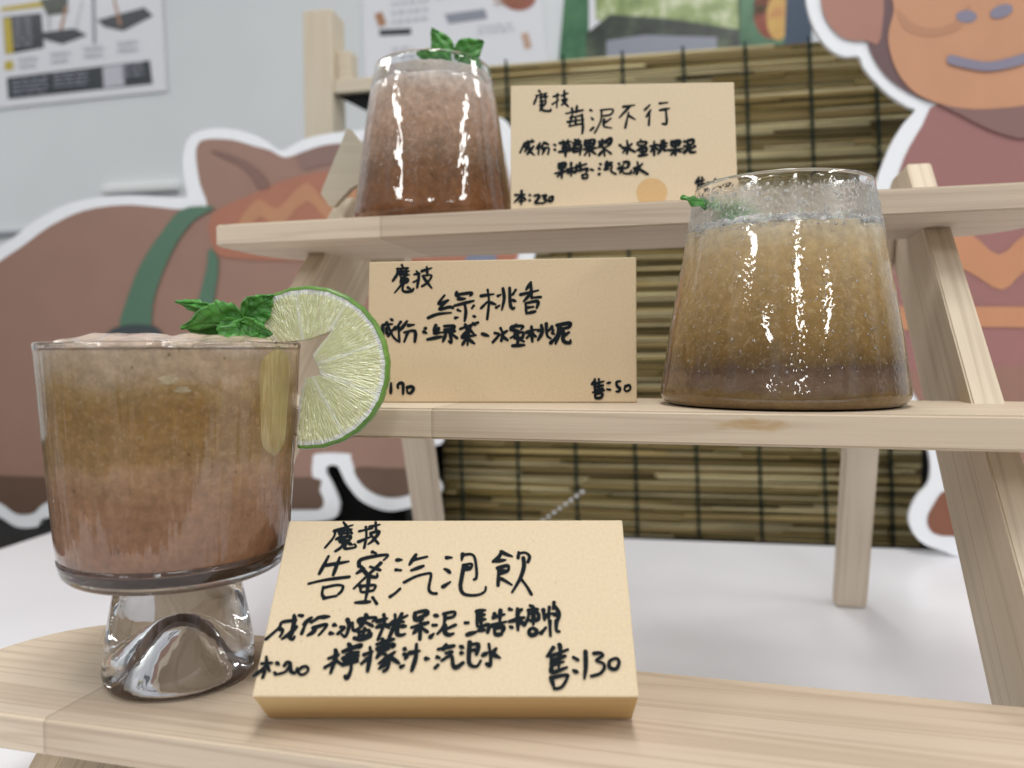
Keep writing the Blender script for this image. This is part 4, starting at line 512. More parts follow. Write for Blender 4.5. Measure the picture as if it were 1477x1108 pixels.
for x, mt in ((XRR - 0.0213, LW[0]), (XLL + W_ + 0.0036, LW[1])):
    bm = bmesh.new(); wd = 0.021; dp = 0.016; ln = 0.275
    prof = [(0.0, 0.0), (ln, 0), (ln, dp), (-dp / math.tan(PH), dp)]
    vv = [[bm.verts.new((a, b, zz)) for a, b in prof] for zz in (0, wd)]
    bm.faces.new(vv[0]); bm.faces.new(list(reversed(vv[1])))
    for i in range(4): bm.faces.new((vv[0][i], vv[1][i], vv[1][(i + 1) % 4], vv[0][(i + 1) % 4]))
    bmesh.ops.bevel(bm, geom=bm.edges[:], offset=0.0012, segments=2, affect='EDGES'); bmesh.ops.recalc_face_normals(bm, faces=bm.faces[:])
    obj('back_leg', bm, mt, st, frame(Vector((x + wd, YB, 0.0002)), bd, bn))
g = obj('corner_plate', slab(SHAPES['gus'], 0.006), wood('pine_plate', 33, (0.52, 0.48, 0.39), (0.44, 0.40, 0.31)), st, Matrix.Translation((0, 0, -ZT)) @ plane_frame((-.19, .262, 0.19571), .1))

# ------------------------------------------------------------------ kraft cards with marker writing
def ribbon(bm, pts, wd, y, q):
    P = crom(pts, 5) if len(pts) > 2 else [tuple(a + (b - a) * t for a, b in zip(pts[0], pts[1])) for t in (0, .25, .5, .75, 1)]
    n = len(P); r = wd / 2
    def prof(t): return r * (0.92 + 0.20 * math.sin(2.2 + 3.6 * t + ph)) * (1 - 0.22 * max(0, (t - 0.7) / 0.3))
    ph = q.uniform(0, 6)
    left, right = [], []
    for i, p in enumerate(P):
        a = P[max(0, i - 1)]; b = P[min(n - 1, i + 1)]
        d = Vector((b[0] - a[0], b[1] - a[1])); d = d.normalized() if d.length > 1e-9 else Vector((1, 0))
        nn = Vector((-d.y, d.x)); k = prof(i / (n - 1))
        left.append((p[0] + nn.x * k, p[1] + nn.y * k)); right.append((p[0] - nn.x * k, p[1] - nn.y * k))
    def cap(c, a0, k): return [(c[0] + k * math.cos(a0 + math.pi * j / 6), c[1] + k * math.sin(a0 + math.pi * j / 6)) for j in range(1, 6)]
    vl = [bm.verts.new((x, y, z)) for x, z in left]; vr = [bm.verts.new((x, y, z)) for x, z in right]
    for i in range(n - 1):
        bm.faces.new((vl[i], vr[i], vr[i + 1], vl[i + 1]))
    for idx, sgn in ((0, 1), (n - 1, -1)):
        c = P[idx]; e = left[idx] if sgn > 0 else right[idx]
        a0 = math.atan2(e[1] - c[1], e[0] - c[0]); arc = cap(c, a0, prof(idx / (n - 1)))
        va = [bm.verts.new((x, y, z)) for x, z in arc]
        s, t_ = (vl[idx], vr[idx]) if sgn > 0 else (vr[idx], vl[idx])
        bm.faces.new([s] + va + [t_])
def kraft_card(prefix, label, cat, pos, yaw, lean, wd, h, th, mt, lines, side=True):
    ex = Vector((math.cos(yaw), math.sin(yaw), 0)); bk = Vector((-math.sin(yaw), math.cos(yaw), 0)); up = Vector((0, 0, 1))
    ev = up * math.cos(lean) + bk * math.sin(lean); en = bk * math.cos(lean) - up * math.sin(lean)
    t = thing(cat.replace(' ', '_'), label, cat, group='handwritten price cards')
    mw = Matrix((ex, en, ev)).transposed().to_4x4(); mw.translation = Vector(pos) - en * th if side else Vector(pos); t.matrix_world = mw
    bm = box(wd, th, h, 0.0005)
    for f in bm.faces: f.material_index = 0 if f.calc_center_median().y < 0.0006 else 1
    obj('paper_pad', bm, [mt, M['pad_side']], t)
    q = random.Random(prefix)
    k = 0
    for key, nm in lines:
        wmm, sts = WRITING[prefix + key]; bm = bmesh.new()
        for s in sts:
            k += 1
            ribbon(bm, [(a * 1e-5, b * 1e-5) for a, b in s], wmm * 1.14e-5, -0.00012 - k * 1.6e-6, q)
        o = obj(nm, bm, M['ink'], t)
        for f in o.data.polygons: pass
    return t
LN = [('_head', 'heading_writing'), ('_title', 'title_writing'), ('_ingr', 'ingredient_writing'), ('_ingr2', 'ingredient_writing'), ('_cost', 'number_writing'), ('_price', 'price_writing')]
kraft_card('c1', 'thick kraft paper pad lying tilted back on the lowest shelf beside the stemmed glass', 'price card', (-0.0875, 0.0174, 0.0003), 0.2381, 0.7373, 0.1187, 0.0617, 0.0212, M['card'][0], LN)
kraft_card('c2', 'kraft card with black handwriting on the middle shelf, partly behind the lime slice', 'price card', (-0.101, 0.1241, 0.09768), 0.1506, 0.1, 0.1222, 0.0649, 0.006, M['card'][1], [l for l in LN if l[0] != '_ingr2'], False)
c3 = kraft_card('c3', 'kraft card with a wet spot at its foot, on the top shelf beside the glass', 'price card', (-0.0541, 0.2069, 0.19591), 0.2219, 0.15, 0.1215, 0.0713, 0.006, M['card'][2], LN, False)
bm = bmesh.new(); q = random.Random(5)
pts = [(0.0757 + 0.0083 * math.cos(a) * (1 + q.uniform(-.03, .03)), 0.0095 + 0.0083 * math.sin(a)) for a in [2 * math.pi * k / 30 for k in range(30)]]
poly_faces(bm, [(x, max(0.0006, z)) for x, z in pts], -0.00006)
obj('wet_spot', bm, kraft('kraft_wet', (0.62, 0.41, 0.20), 3.0), c3)

# ------------------------------------------------------------------ drinks
def jitter(o, amp, sc, seed, only=None):
    from mathutils import noise as mn
    for v in o.data.vertices:
        if only and not only(v.co): continue
        n = mn.noise_vector(v.co * sc + Vector((seed, 0, 0))); v.co += Vector((n.x * 0.4, n.y * 0.4, n.z)) * amp

# stemmed glass, lowest shelf
g1 = thing('stemmed_glass', 'wide stemmed glass of layered brown slush with lime, on the lowest shelf', 'glass of drink', (-0.13981, 0.0423, 0.0002), group='drinks on the stand')
prof = [(0.0, 0.0240), (0.005, 0.0222), (0.0110, 0.0160), (0.0178, 0.0072), (0.0226, 0.0013), (0.0246, 0.0003), (0.0262, 0.0022), (0.0266, 0.0065), (0.0255, 0.0160), (0.0236, 0.0270), (0.0220, 0.0360), (0.0226, 0.0388), (0.0290, 0.0392), (0.0352, 0.0402), (0.0384, 0.0424), (0.0395, 0.0456), (0.0398, 0.0480), (0.0390, 0.0487), (0.0376, 0.0478), (0.0345, 0.0466), (0.0, 0.0460)]
gm = glass('clear_pressed_glass', (0.93, 0.935, 0.945), 0.6, (150, 150, 2.5))
obj('glass_stem', lathe(prof, 128, 4), gm, g1, smooth=True)
obj('glass_rim', lathe([(0.0442, 0.1196), (0.0448, 0.1200), (0.0451, 0.1215), (0.0453, 0.1228), (0.0449, 0.1238), (0.0443, 0.1236), (0.0439, 0.1222), (0.0439, 0.1205), (0.0442, 0.1196)], 128, 4), gm, g1, smooth=True)
lp = [(0.0, 0.0459), (0.0346, 0.0465), (0.0377, 0.0477), (0.0391, 0.0486), (0.03985, 0.0500), (0.0407, 0.0580), (0.0427, 0.0845), (0.0440, 0.1050), (0.04475, 0.1182), (0.04505, 0.1213), (0.04495, 0.1219), (0.0440, 0.1221), (0.0425, 0.1230), (0.0390, 0.1240), (0.0320, 0.1252), (0.0200, 0.1262), (0.0, 0.1262)]
d1 = drink('peach_slush', [(0.0, (0.20, 0.098, 0.052)), (0.14, (0.235, 0.122, 0.068)), (0.33, (0.25, 0.135, 0.070)), (0.43, (0.30, 0.18, 0.095)), (0.49, (0.24, 0.14, 0.052)), (0.70, (0.22, 0.125, 0.040)), (0.78, (0.26, 0.165, 0.066)), (0.84, (0.33, 0.235, 0.145)), (0.94, (0.38, 0.285, 0.19)), (0.965, (0.46, 0.35, 0.25)), (1.0, (0.52, 0.39, 0.30))], 0.047, 0.125, (330, 330, 330), 0.34, 0.5, warp=0.009, ice_amt=0.18, coat=('streak', (300, 300, 3), 1.1))
bm = lathe(lp, 160, 5)
o = obj('drink', bm, d1, g1, smooth=True); jitter(o, 0.0022, 110, 3, lambda c: c.z > 0.1224)
# top tumbler
g3 = thing('tumbler', 'tall tapered glass of pinkish brown slush with mint, on the top shelf', 'glass of drink', (-0.1129, 0.2482, 0.19591), group='drinks on the stand')
gm = glass('clear_glass', (0.96, 0.975, 0.97), 0.3, (80, 80, 30))
obj('glass_rim', lathe([(0.0356, 0.0806), (0.0370, 0.0804), (0.0358, 0.0880), (0.0347, 0.0938), (0.0341, 0.0946), (0.0334, 0.0938), (0.0344, 0.0880), (0.0356, 0.0806)], 128, 4), gm, g3, smooth=True)
lp = [(0.0, 0.0014), (0.035, 0.0010), (0.0435, 0.0004), (0.0466, 0.0022), (0.0478, 0.0065), (0.0469, 0.0135), (0.0445, 0.030), (0.0402, 0.0622), (0.03715, 0.0803), (0.0369, 0.0814), (0.0352, 0.0818), (0.034, 0.0822), (0.02, 0.0830), (0.0, 0.0832)]
d3 = drink('strawberry_slush', [(0.0, (0.19, 0.080, 0.030)), (0.20, (0.175, 0.080, 0.033)), (0.33, (0.17, 0.088, 0.044)), (0.42, (0.24, 0.15, 0.095)), (0.62, (0.345, 0.22, 0.15)), (0.86, (0.43, 0.31, 0.235)), (0.95, (0.52, 0.43, 0.37)), (1.0, (0.60, 0.55, 0.51))], 0.004, 0.082, (240, 240, 240), 0.42, 0.5, seeds=False, ice_col=(0.64, 0.52, 0.45), coat=('wavy', (140, 140, 60), 0.75))
o = obj('drink', lathe(lp, 160, 4), d3, g3, smooth=True); jitter(o, 0.0012, 140, 8, lambda c: c.z > 0.0812)
# foam film up to the rim
fp = [(0.0363, 0.0800), (0.03535, 0.0860), (0.03475, 0.0885), (0.0342, 0.0880), (0.0345, 0.0850), (0.0350, 0.0810)]
# right tumbler
g2 = thing('tumbler', 'short wide tumbler of golden brown slush beaded with condensation, on the middle shelf', 'glass of drink', (0.0801, 0.1437, 0.09768), group='drinks on the stand')
gm = glass('wet_glass', (0.96, 0.97, 0.965), 0.05, (60, 60, 30), 0.0, True, 0.0706)
obj('glass_rim', lathe([(0.0379, 0.0698), (0.03925, 0.0696), (0.0366, 0.0850), (0.0358, 0.0900), (0.0353, 0.0908), (0.0346, 0.0900), (0.0352, 0.0850), (0.0379, 0.0698)], 128, 4), gm, g2, smooth=True)
lp = [(0.0, 0.0014), (0.036, 0.0010), (0.0455, 0.0004), (0.0486, 0.0016), (0.0501, 0.0050), (0.0490, 0.0120), (0.0465, 0.030), (0.0428, 0.0505), (0.0394, 0.0694), (0.0391, 0.0705), (0.0378, 0.0708), (0.035, 0.0710), (0.02, 0.0716), (0.0, 0.0712)]
d2 = drink('green_tea_slush', [(0.0, (0.165, 0.098, 0.032)), (0.055, (0.14, 0.085, 0.032)), (0.085, (0.125, 0.078, 0.045)), (0.13, (0.135, 0.083, 0.05)), (0.19, (0.088, 0.050, 0.028)), (0.235, (0.12, 0.069, 0.022)), (0.36, (0.205, 0.122, 0.036)), (0.62, (0.30, 0.193, 0.075)), (0.85, (0.40, 0.285, 0.14)), (1.0, (0.50, 0.42, 0.29))], 0.0025, 0.0706, (300, 300, 300), 0.30, 0.5, seeds=False, ice_col=(0.52, 0.42, 0.27), coat=('wet', (60, 60, 30), 0.05))
o = obj('drink', lathe(lp, 160, 4), d2, g2, smooth=True); jitter(o, 0.0012, 140, 2, lambda c: c.z > 0.0700)

def bubbles(parent, name, mt, rad, z, n, rmin, rmax, zs, seed):
    bm = bmesh.new(); q = random.Random(seed)
    for k in range(n):
        a = q.uniform(0, 2 * math.pi); r = q.uniform(rmin, rmax); rr = rad(z) - r * 0.6
        bmesh.ops.create_icosphere(bm, subdivisions=1, radius=r, matrix=Matrix.Translation((rr * math.cos(a), rr * math.sin(a), z + q.gauss(0, zs))))
    return obj(name, bm, mt, parent, smooth=True)
foam = drink('foam', [(0, (0.88, 0.86, 0.82)), (1, (0.90, 0.88, 0.85))], 0, 1, (500, 500, 500), 0.2, 0.25, 0.4, ice_col=None)
bm = lathe([(0.0383, 0.0690), (0.03785, 0.0716), (0.03755, 0.0734), (0.0368, 0.0738), (0.0355, 0.0728), (0.0350, 0.0706)], 160, 4); o = obj('foam', bm, foam, g2, smooth=True); jitter(o, 0.0016, 330, 4, lambda c: c.z > 0.0712)
foam2 = drink('pale_foam', [(0, (0.80, 0.72, 0.67)), (1, (0.86, 0.80, 0.76))], 0, 1, (500, 500, 500), 0.2, 0.25, 0.4, ice_col=None)
bm = lathe(fp, 128, 3); o = obj('foam', bm, foam2, g3, smooth=True); jitter(o, 0.0012, 300, 1, lambda c: c.z > 0.085)
# condensation beads on the outside of the right tumbler
def wall_r(z): 
    t = [(0.005, 0.0501), (0.012, 0.0489), (0.030, 0.0465), (0.0706, 0.0391), (0.085, 0.0366)]
    for (z0, r0), (z1, r1) in zip(t, t[1:]):
        if z <= z1: return r0 + (r1 - r0) * (z - z0) / (z1 - z0)
    return t[-1][1]
def droplets(parent, name, mt, wr, n, seed, zpick, rpick, taper=-0.18):
    q = random.Random(seed)
    tb = bmesh.new(); bmesh.ops.create_icosphere(tb, subdivisions=2, radius=1.0); tv = [v.co.copy() for v in tb.verts]; tf = [[v.index for v in f.verts] for f in tb.faces]; tb.free()
    V, F = [], []
    for k in range(n):
        z = zpick(q); a = q.uniform(0, 2 * math.pi); r = rpick(q, z); R0 = wr(z)
        nv = Vector((math.cos(a), math.sin(a), -taper)).normalized(); tz = Vector((0, 0, 1)); tx = nv.cross(tz).normalized(); ty = nv.cross(tx)
        c = Vector((R0 * math.cos(a), R0 * math.sin(a), z)); b = len(V); ex_ = q.uniform(0.8, 1.25); ey_ = q.uniform(0.8, 1.5)
        V += [c + tx * (p.x * r * ex_) + ty * (p.y * r * ey_) + nv * (p.z * r * 0.7) for p in tv]; F += [[b + i for i in f] for f in tf]
    me = bpy.data.meshes.new(name); me.from_pydata(V, [], F)
    o = obj(name, me, mt, parent, smooth=True); o['kind'] = 'stuff'; return o
water = glass('water_bead', (1, 1, 1), ior=1.33)
mist = glass('mist_bead', (0.93, 0.92, 0.90), rough=0.06, ior=1.36)
mist.node_tree.nodes['Principled BSDF'].inputs['Transmission Weight'].default_value = 0.82
def zp(q): return q.uniform(0.069, 0.086) if q.random() < 0.5 else q.uniform(0.014, 0.070)
def rp(q, z): return min(0.0007, 0.00013 + q.expovariate(1 / 0.00009)) if z < 0.069 else min(0.0012, 0.0002 + q.expovariate(1 / 0.00016))
droplets(g2, 'condensation', mist, wall_r, 3600, 3, zp, rp)
droplets(g3, 'condensation', water, lambda z: 0.0468 + (0.0401 - 0.0468) * (z - 0.0135) / 0.0487, 46, 6, lambda q: q.uniform(0.012, 0.05), lambda q, z: q.uniform(0.0003, 0.0008), -0.14)
droplets(g1, 'condensation', water, lambda z: 0.0407 + (0.0448 - 0.0407) * (z - 0.058) / 0.06, 26, 9, lambda q: q.uniform(0.055, 0.11), lambda q, z: q.uniform(0.0003, 0.0009), 0.07)

# ------------------------------------------------------------------ lime slice
LC = Vector((-0.09266, 0.05515, 0.11476)); LR = 0.0303
LM = Matrix((CR, CF, CU)).transposed().to_4x4(); LM.translation = LC
lime = thing('lime_slice', 'fresh round lime slice hooked over the rim of the stemmed glass', 'lime slice'); lime.matrix_world = LM
def lime_flesh():
    m, nt, b = mat('lime_flesh')
    t = N(nt, 'ShaderNodeTexCoord'); sp = N(nt, 'ShaderNodeSeparateXYZ'); L(nt, t.outputs['Object'], sp.inputs[0])
    ang = math_(nt, 'ARCTAN2', sp.outputs[2], sp.outputs[0]); rad = math_(nt, 'SQRT', math_(nt, 'ADD', math_(nt, 'MULTIPLY', sp.outputs[0], sp.outputs[0]), math_(nt, 'MULTIPLY', sp.outputs[2], sp.outputs[2])))
    rn_ = math_(nt, 'DIVIDE', rad, LR)
    u = math_(nt, 'MULTIPLY_ADD', ang, 9 / (2 * math.pi), 9.53)
    fr_ = math_(nt, 'FRACT', u); d = math_(nt, 'ABSOLUTE', math_(nt, 'SUBTRACT', fr_, 0.5)); d = math_(nt, 'SUBTRACT', 0.5, d)     # 0 at a membrane
    dm = math_(nt, 'MULTIPLY', d, math_(nt, 'MULTIPLY', rad, 2 * math.pi / 9))                                               # metres from the membrane
    mem = ramp(nt, math_(nt, 'MULTIPLY', dm, 1000.0), [(0.3, 1.0), (0.9, 0.0)])
    # juice vesicles: long cells that fan out from the middle
    cb = N(nt, 'ShaderNodeCombineXYZ'); L(nt, math_(nt, 'MULTIPLY', ang, 19.0), cb.inputs[0]); L(nt, math_(nt, 'MULTIPLY', rad, 120.0), cb.inputs[1]); L(nt, math_(nt, 'FLOOR', u), cb.inputs[2])
    vor = N(nt, 'ShaderNodeTexVoronoi', feature='DISTANCE_TO_EDGE', i_Scale=1.35); L(nt, cb.outputs[0], vor.inputs['Vector'])
    vn = noise(nt, cb.outputs[0], 1.6, 4, 0.6)
    ves = ramp(nt, vor.outputs['Distance'], [(0.0, (0.82, 0.83, 0.58)), (0.12, (0.74, 0.76, 0.42)), (0.4, (0.68, 0.71, 0.34))])
    c = mixc(nt, math_(nt, 'MULTIPLY', vn, 0.5), ves.outputs[0], (0.76, 0.77, 0.50))
    inner = ramp(nt, rn_, [(0.05, 0.6), (0.25, 0.0)])
    c = mixc(nt, inner.outputs[0], c, (0.80, 0.80, 0.58))
    c = mixc(nt, math_(nt, 'MULTIPLY', mem.outputs[0], 0.95), c, (0.84, 0.86, 0.68))
    pith = ramp(nt, math_(nt, 'ADD', rn_, math_(nt, 'MULTIPLY', vn, 0.03)), [(0.895, 0.0), (0.935, 1.0)])
    c = mixc(nt, pith.outputs[0], c, (0.82, 0.86, 0.74))
    L(nt, c, b.inputs['Base Color']); b.inputs['Specular IOR Level'].default_value = 1.0
    b.inputs['Subsurface Weight'].default_value = 0.5; b.inputs['Subsurface Radius'].default_value = (0.8, 1.0, 0.35); b.inputs['Subsurface Scale'].default_value = 0.004
    rr = ramp(nt, rn_, [(0.885, 0.05), (0.91, 0.5)]); L(nt, rr.outputs[0], b.inputs['Roughness'])
    h = math_(nt, 'ADD', math_(nt, 'MINIMUM', math_(nt, 'MULTIPLY', vor.outputs['Distance'], 2.0), 0.6), math_(nt, 'MULTIPLY', vn, 0.9))
    h = math_(nt, 'SUBTRACT', h, math_(nt, 'MULTIPLY', pith.outputs[0], 0.2))
    h = math_(nt, 'ADD', h, math_(nt, 'MULTIPLY', noise(nt, mapping(nt, (430, 430, 430)), 1.0, 2), 1.1))
    bump(nt, b, h, 0.8, 0.0020)
    return m
def lime_rind():
    m, nt, b = mat('lime_rind'); n = noise(nt, mapping(nt, (420, 420, 420)), 1.0, 2)
    n2 = noise(nt, mapping(nt, (60, 60, 60)), 1.0, 2)
    r = ramp(nt, n2, [(0.3, (0.085, 0.205, 0.028)), (0.7, (0.16, 0.31, 0.05))]); L(nt, r.outputs[0], b.inputs['Base Color']); b.inputs['Roughness'].default_value = 0.32
    bump(nt, b, n, 0.6, 0.0006); return m
a0, a1_ = math.radians(-97), math.radians(144)
cut = SHAPES['lime_cut']          # torn inner edge, from the foot of the slit round the hole to the left end
arc = [(0.955 * LR * math.cos(a0 + (a1_ - a0) * k / 90), 0.955 * LR * math.sin(a0 + (a1_ - a0) * k / 90)) for k in range(91)]
outline = list(reversed(cut)) + [(arc[0][0], arc[0][1])] + arc[1:]
outl = [cut[-1]] + [p for p in reversed(cut[:-1])][0:] 
outline = arc + [cut[-1]] + list(reversed(cut[1:-1])) + [(cut[0][0], arc[0][1] + 0.0005)]
bm = slab(outline, 0.0058)
obj('flesh', bm, lime_flesh(), lime)
# rind: a bowed green strip round the outside
bm = bmesh.new(); rings = []
rp_ = [(0.951, -0.00002), (0.972, -0.00008), (0.987, 0.0003), (1.006, 0.0029), (0.987, 0.0055), (0.972, 0.0059), (0.951, 0.00582)]
for k in range(121):
    a = a0 + (a1_ - a0) * k / 120; j = 1 + 0.004 * math.sin(k * 0.9) + 0.003 * math.sin(k * 2.3)
    rings.append([bm.verts.new((LR * r * j * math.cos(a), y, LR * r * j * math.sin(a))) for r, y in rp_])
for a, b in zip(rings, rings[1:]):
    for i in range(len(rp_) - 1): bm.faces.new((a[i], b[i], b[i + 1], a[i + 1]))
bm.faces.new(rings[0]); bm.faces.new(list(reversed(rings[-1])))
bmesh.ops.recalc_face_normals(bm, faces=bm.faces[:])
obj('rind', bm, lime_rind(), lime, smooth=True)
# the cut half that dips into the glass, and a loose membrane flap
def pulp_mat():
    m, nt, b = mat('lime_pulp'); v = noise(nt, mapping(nt, (900, 900, 45)), 1.0, 4, 0.6); v2 = noise(nt, mapping(nt, (90, 90, 60)), 1.0, 3)
    r = ramp(nt, math_(nt, 'ADD', math_(nt, 'MULTIPLY', v, 0.5), math_(nt, 'MULTIPLY', v2, 0.5)), [(0.32, (0.24, 0.165, 0.06)), (0.5, (0.36, 0.265, 0.10)), (0.66, (0.50, 0.41, 0.20))]); L(nt, r.outputs[0], b.inputs['Base Color'])
    b.inputs['Roughness'].default_value = 0.5; b.inputs['Coat Weight'].default_value = 1.0; b.inputs['Coat Roughness'].default_value = 0.02; b.inputs['Subsurface Weight'].default_value = 0.4; b.inputs['Subsurface Scale'].default_value = 0.004
    bump(nt, b, v, 0.3, 0.0005); return m
pulp = pulp_mat()
pale = plain('lime_membrane', (0.33, 0.265, 0.165), 0.06, 0.6, 0.3, 400, 0.3, 700)

def wall_patch(parent, name, mt, a0, a1, z0, z1, off, seed, rag=0.12):
    # a rounded flap of fruit lying against the inside of the stemmed glass; angles run from the front to the right
    q = random.Random(seed); bm = bmesh.new(); th = math.atan2(-CF.y, -CF.x); NA, NZ = 14, 22; g = []
    tab = [(0.0486, 0.0395), (0.058, 0.0407), (0.0845, 0.0427), (0.105, 0.0440), (0.125, 0.0452)]
    def rr(z):
        for (p0, r0), (p1, r1) in zip(tab, tab[1:]):
            if z <= p1: return r0 + (r1 - r0) * (z - p0) / (p1 - p0)
        return tab[-1][1]
    for i in range(NZ + 1):
        t = i / NZ; z = z0 + (z1 - z0) * t; k = max(0.04, (1 - abs(2 * t - 1) ** 6)) * (1 + rag * math.sin(t * 9 + seed) * 0.6); row = []
        for j in range(NA + 1):
            v = j / NA - 0.5; a = th + R((a0 + a1) / 2 + (a1 - a0) * v * k)
            e = off * max(0.0, 1 - (2 * abs(v)) ** 4) - 0.0006 * (2 * abs(v)) ** 6
            r = rr(z) + e; row.append(bm.verts.new((r * math.cos(a), r * math.sin(a), z)))
        g.append(row)
    for i in range(NZ):
        for j in range(NA): bm.faces.new((g[i][j], g[i][j + 1], g[i + 1][j + 1], g[i + 1][j]))
    return obj(name, bm, mt, parent, smooth=True)
wall_patch(g1, 'lime_piece', pulp, 55, 88, 0.0835, 0.1223, 0.00008, 1, 0.03)
for a_, b_, c_, d_, sd_ in ((16, 25, 0.1100, 0.1128, 2), (22, 30, 0.1072, 0.1092, 5)):
    wall_patch(g1, 'pulp_strand', pale, a_, b_, c_, d_, 0.00006, sd_, 0.5)

# ------------------------------------------------------------------ mint
def mint_mat(name, base=(0.065, 0.25, 0.04)):
    m, nt, b = mat(name)
    t = N(nt, 'ShaderNodeTexCoord'); sp = N(nt, 'ShaderNodeSeparateXYZ'); L(nt, t.outputs['UV'], sp.inputs[0])
    u = sp.outputs[0]; v = math_(nt, 'ABSOLUTE', math_(nt, 'SUBTRACT', sp.outputs[1], 0.5))
    w_ = math_(nt, 'FRACT', math_(nt, 'MULTIPLY', math_(nt, 'SUBTRACT', u, math_(nt, 'MULTIPLY', v, 0.55)), 7.0))
    ve = math_(nt, 'ABSOLUTE', math_(nt, 'SUBTRACT', w_, 0.5))
    vein = ramp(nt, ve, [(0.0, 1.0), (0.09, 0.0)]); mid = ramp(nt, v, [(0.0, 1.0), (0.035, 0.0)])
    vm = math_(nt, 'MAXIMUM', vein.outputs[0], mid.outputs[0])
    n = noise(nt, mapping(nt, (260, 260, 260)), 1.0, 4)
    r = ramp(nt, n, [(0.3, [c * 0.7 for c in base]), (0.7, [c * 1.45 for c in base])])
    c = mixc(nt, math_(nt, 'MULTIPLY', vm, 0.35), r.outputs[0], (0.14, 0.34, 0.08)); L(nt, c, b.inputs['Base Color'])
    b.inputs['Roughness'].default_value = 0.38; b.inputs['Subsurface Weight'].default_value = 0.12; b.inputs['Subsurface Scale'].default_value = 0.001
    h = math_(nt, 'SUBTRACT', math_(nt, 'MULTIPLY', n, 0.5), vm); bump(nt, b, h, 0.7, 0.0007); return m
MINT = mint_mat('mint_leaf')
def leaf(parent, base, tip, side, width, curl=0.15, fold=0.25, seed=0, wrinkle=0.0007, droop=0.0):
    """a toothed leaf from base to tip; side = direction of its width"""
    base = Vector(base); tip = Vector(tip); ax = tip - base; ln = ax.length; ax.normalize()
    sd = Vector(side); sd = (sd - ax * sd.dot(ax)).normalized(); nr = ax.cross(sd)
    q = random.Random(seed); bm = bmesh.new(); uv = bm.loops.layers.uv.new('UVMap'); NU, NV = 40, 12; grid = []
    for i in range(NU + 1):
        u = i / NU; wv = math.sin(math.pi * u ** 0.78) ** 0.85 * (1 - 0.15 * u) if 0 < u < 1 else 0.0
        tooth = 1 + 0.085 * (2 * abs((u * 9) % 1 - 0.5) - 0.5)
        row = []
        for j in range(NV + 1):
            v = (j / NV - 0.5) * 2; hw = width / 2 * wv * (tooth if abs(v) > 0.99 else 1)
            z = fold * abs(v) * hw + curl * ln * (u * u) * -1 + droop * ln * u * (1 - u) + wrinkle * math.sin(u * 23 + v * 3 + seed) * abs(v) + wrinkle * 0.8 * math.sin(v * 9 + u * 7 + seed * 2)
            row.append((bm.verts.new(base + ax * (u * ln) + sd * (v * hw) + nr * z), u, j / NV))
        grid.append(row)
    for i in range(NU):
        for j in range(NV):
            cs = (grid[i][j], grid[i + 1][j], grid[i + 1][j + 1], grid[i][j + 1])
            f = bm.faces.new([c[0] for c in cs])
            for lp_, c in zip(f.loops, cs): lp_[uv].uv = (c[1], c[2])
    bmesh.ops.remove_doubles(bm, verts=bm.verts, dist=1e-6)
    o = obj('leaf', bm, MINT, parent, smooth=True)
    md = o.modifiers.new('thickness', 'SOLIDIFY'); md.thickness = 0.0004
    return o
def stem(parent, a, b, r=0.0007):
    a = Vector(a); b = Vector(b); mw = frame(a, b - a, (0.3, 0.8, 0.2)); bm = bmesh.new(); n = (b - a).length; pr_ = []
    for k in range(6): pr_.append([bm.verts.new((n * k / 5, r * math.cos(t), r * math.sin(t))) for t in [2 * math.pi * j / 7 for j in range(7)]])
    for p, q_ in zip(pr_, pr_[1:]): [bm.faces.new((p[j], p[(j + 1) % 7], q_[(j + 1) % 7], q_[j])) for j in range(7)]
    return obj('stem', bm, MINT, parent, mw, smooth=True)
def cpt(o, x, y, d=0.0): return CR * x + CU * y + CF * d           # offsets across / up / away from the viewer, in metres
# sprig on the stemmed glass
MB0 = Vector((-0.1165, 0.0480, 0.1305))
s1 = thing('mint_sprig', 'green mint sprig resting on the slush in the stemmed glass beside the lime', 'mint sprig', MB0, group='mint sprigs in the drinks')
def lv(par, bx, by, bd, tx, ty, td, sx, sy, sdp, wd, **kw): return leaf(par, cpt(0, bx, by, bd), cpt(0, tx, ty, td), CR * sx + CU * sy + CF * sdp, wd, **kw)
lv(s1, 0.0035, 0.0015, 0.000, -0.0185, 0.0000, -0.006, 0.15, 0.75, -0.65, 0.0165, curl=0.10, fold=0.3, seed=1)
lv(s1, 0.0020, 0.0020, -0.002, 0.0010, -0.0110, -0.007, 1, 0.1, 0.3, 0.0160, curl=0.08, fold=0.3, seed=2)
lv(s1, -0.0065, 0.0030, 0.001, -0.0232, 0.0095, 0.004, 0.3, 0.8, -0.3, 0.0062, curl=0.10, fold=0.5, seed=3)
lv(s1, 0.0020, 0.0025, 0.000, 0.0125, 0.0115, 0.001, -0.5, 0.6, -0.4, 0.0115, curl=-0.10, fold=0.4, seed=4)
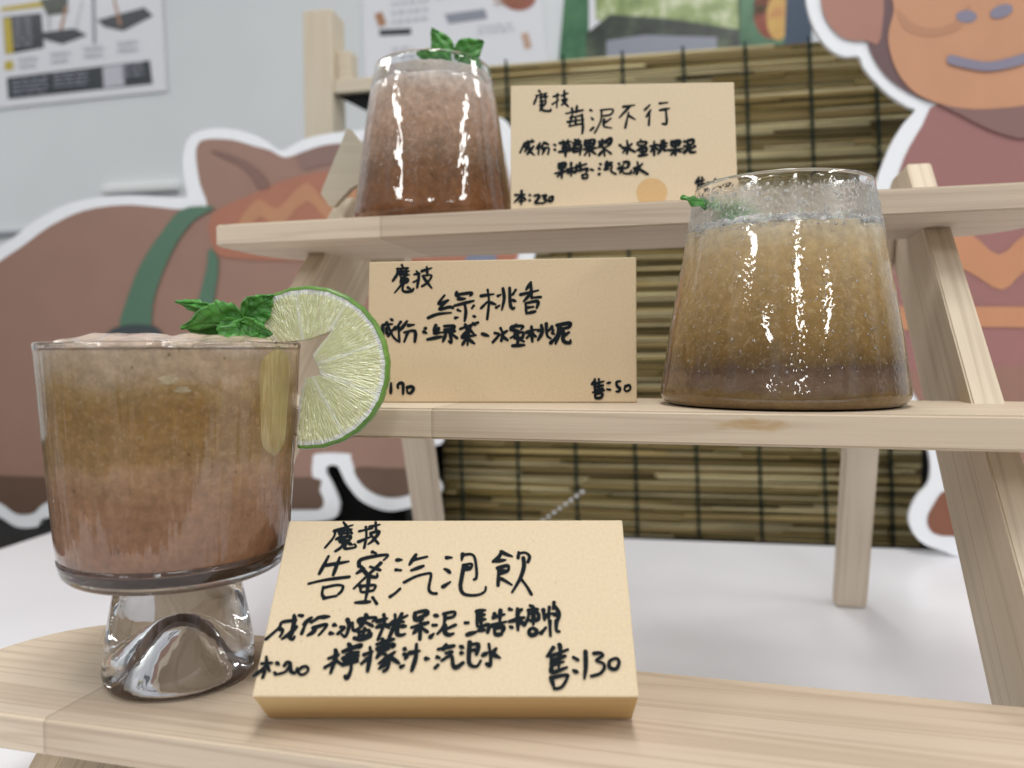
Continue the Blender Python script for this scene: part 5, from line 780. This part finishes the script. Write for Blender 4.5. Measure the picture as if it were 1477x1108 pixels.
lv(s1, 0.0020, 0.0005, -0.003, 0.0135, -0.0040, -0.006, 0.3, 0.9, -0.3, 0.0085, curl=0.05, fold=0.4, seed=5)
stem(s1, cpt(0, 0.001, -0.006, 0.002), cpt(0, 0.002, 0.002, 0.0))
# sprig on the top tumbler
MB1 = Vector((-0.1010, 0.2445, 0.2930))
s2 = thing('mint_sprig', 'two upright mint leaves poking out of the glass on the top shelf', 'mint sprig', MB1, group='mint sprigs in the drinks')
lv(s2, -0.0005, 0.0010, 0, -0.0100, 0.0205, 0.002, 0.9, 0.35, -0.25, 0.0150, curl=0.06, fold=0.22, seed=6)
lv(s2, -0.0020, 0.0030, 0.003, -0.0225, 0.0085, 0.006, 0.2, 0.9, -0.3, 0.0100, curl=-0.08, fold=0.3, seed=7)
lv(s2, 0.0035, 0.0015, 0, 0.0205, 0.0135, 0.002, -0.45, 0.85, -0.3, 0.0165, curl=0.10, fold=0.25, seed=8)
lv(s2, 0.0060, -0.0010, -0.004, 0.0200, -0.0085, -0.006, 0.4, 0.9, -0.2, 0.0120, curl=0.1, fold=0.2, seed=9)
lv(s2, 0.0000, 0.0000, -0.004, -0.0040, -0.0095, -0.008, 0.9, -0.3, -0.2, 0.0070, curl=0.1, fold=0.2, seed=10)
stem(s2, cpt(0, 0.001, -0.009, 0.002), cpt(0, 0.001, 0.002, 0.0))
# leaf lying inside the right tumbler, its tip over the rim
MB2 = Vector((0.0560, 0.1270, 0.1800))
s3 = thing('mint_sprig', 'mint leaf inside the fogged tumbler, its tip over the left of the rim', 'mint sprig', MB2, group='mint sprigs in the drinks')
lv(s3, 0.002, 0.0000, 0.004, -0.0180, 0.0012, -0.004, 0.1, 0.6, 0.75, 0.0085, curl=0.02, fold=0.3, seed=12)
lv(s3, 0.001, -0.001, 0.003, 0.0200, -0.0120, 0.006, 0.3, 0.9, -0.2, 0.0130, curl=0.1, fold=0.3, seed=13)
lv(s3, 0.002, -0.001, 0.005, 0.0050, -0.0125, 0.008, 0.9, 0.2, -0.2, 0.0090, curl=0.1, fold=0.3, seed=14)
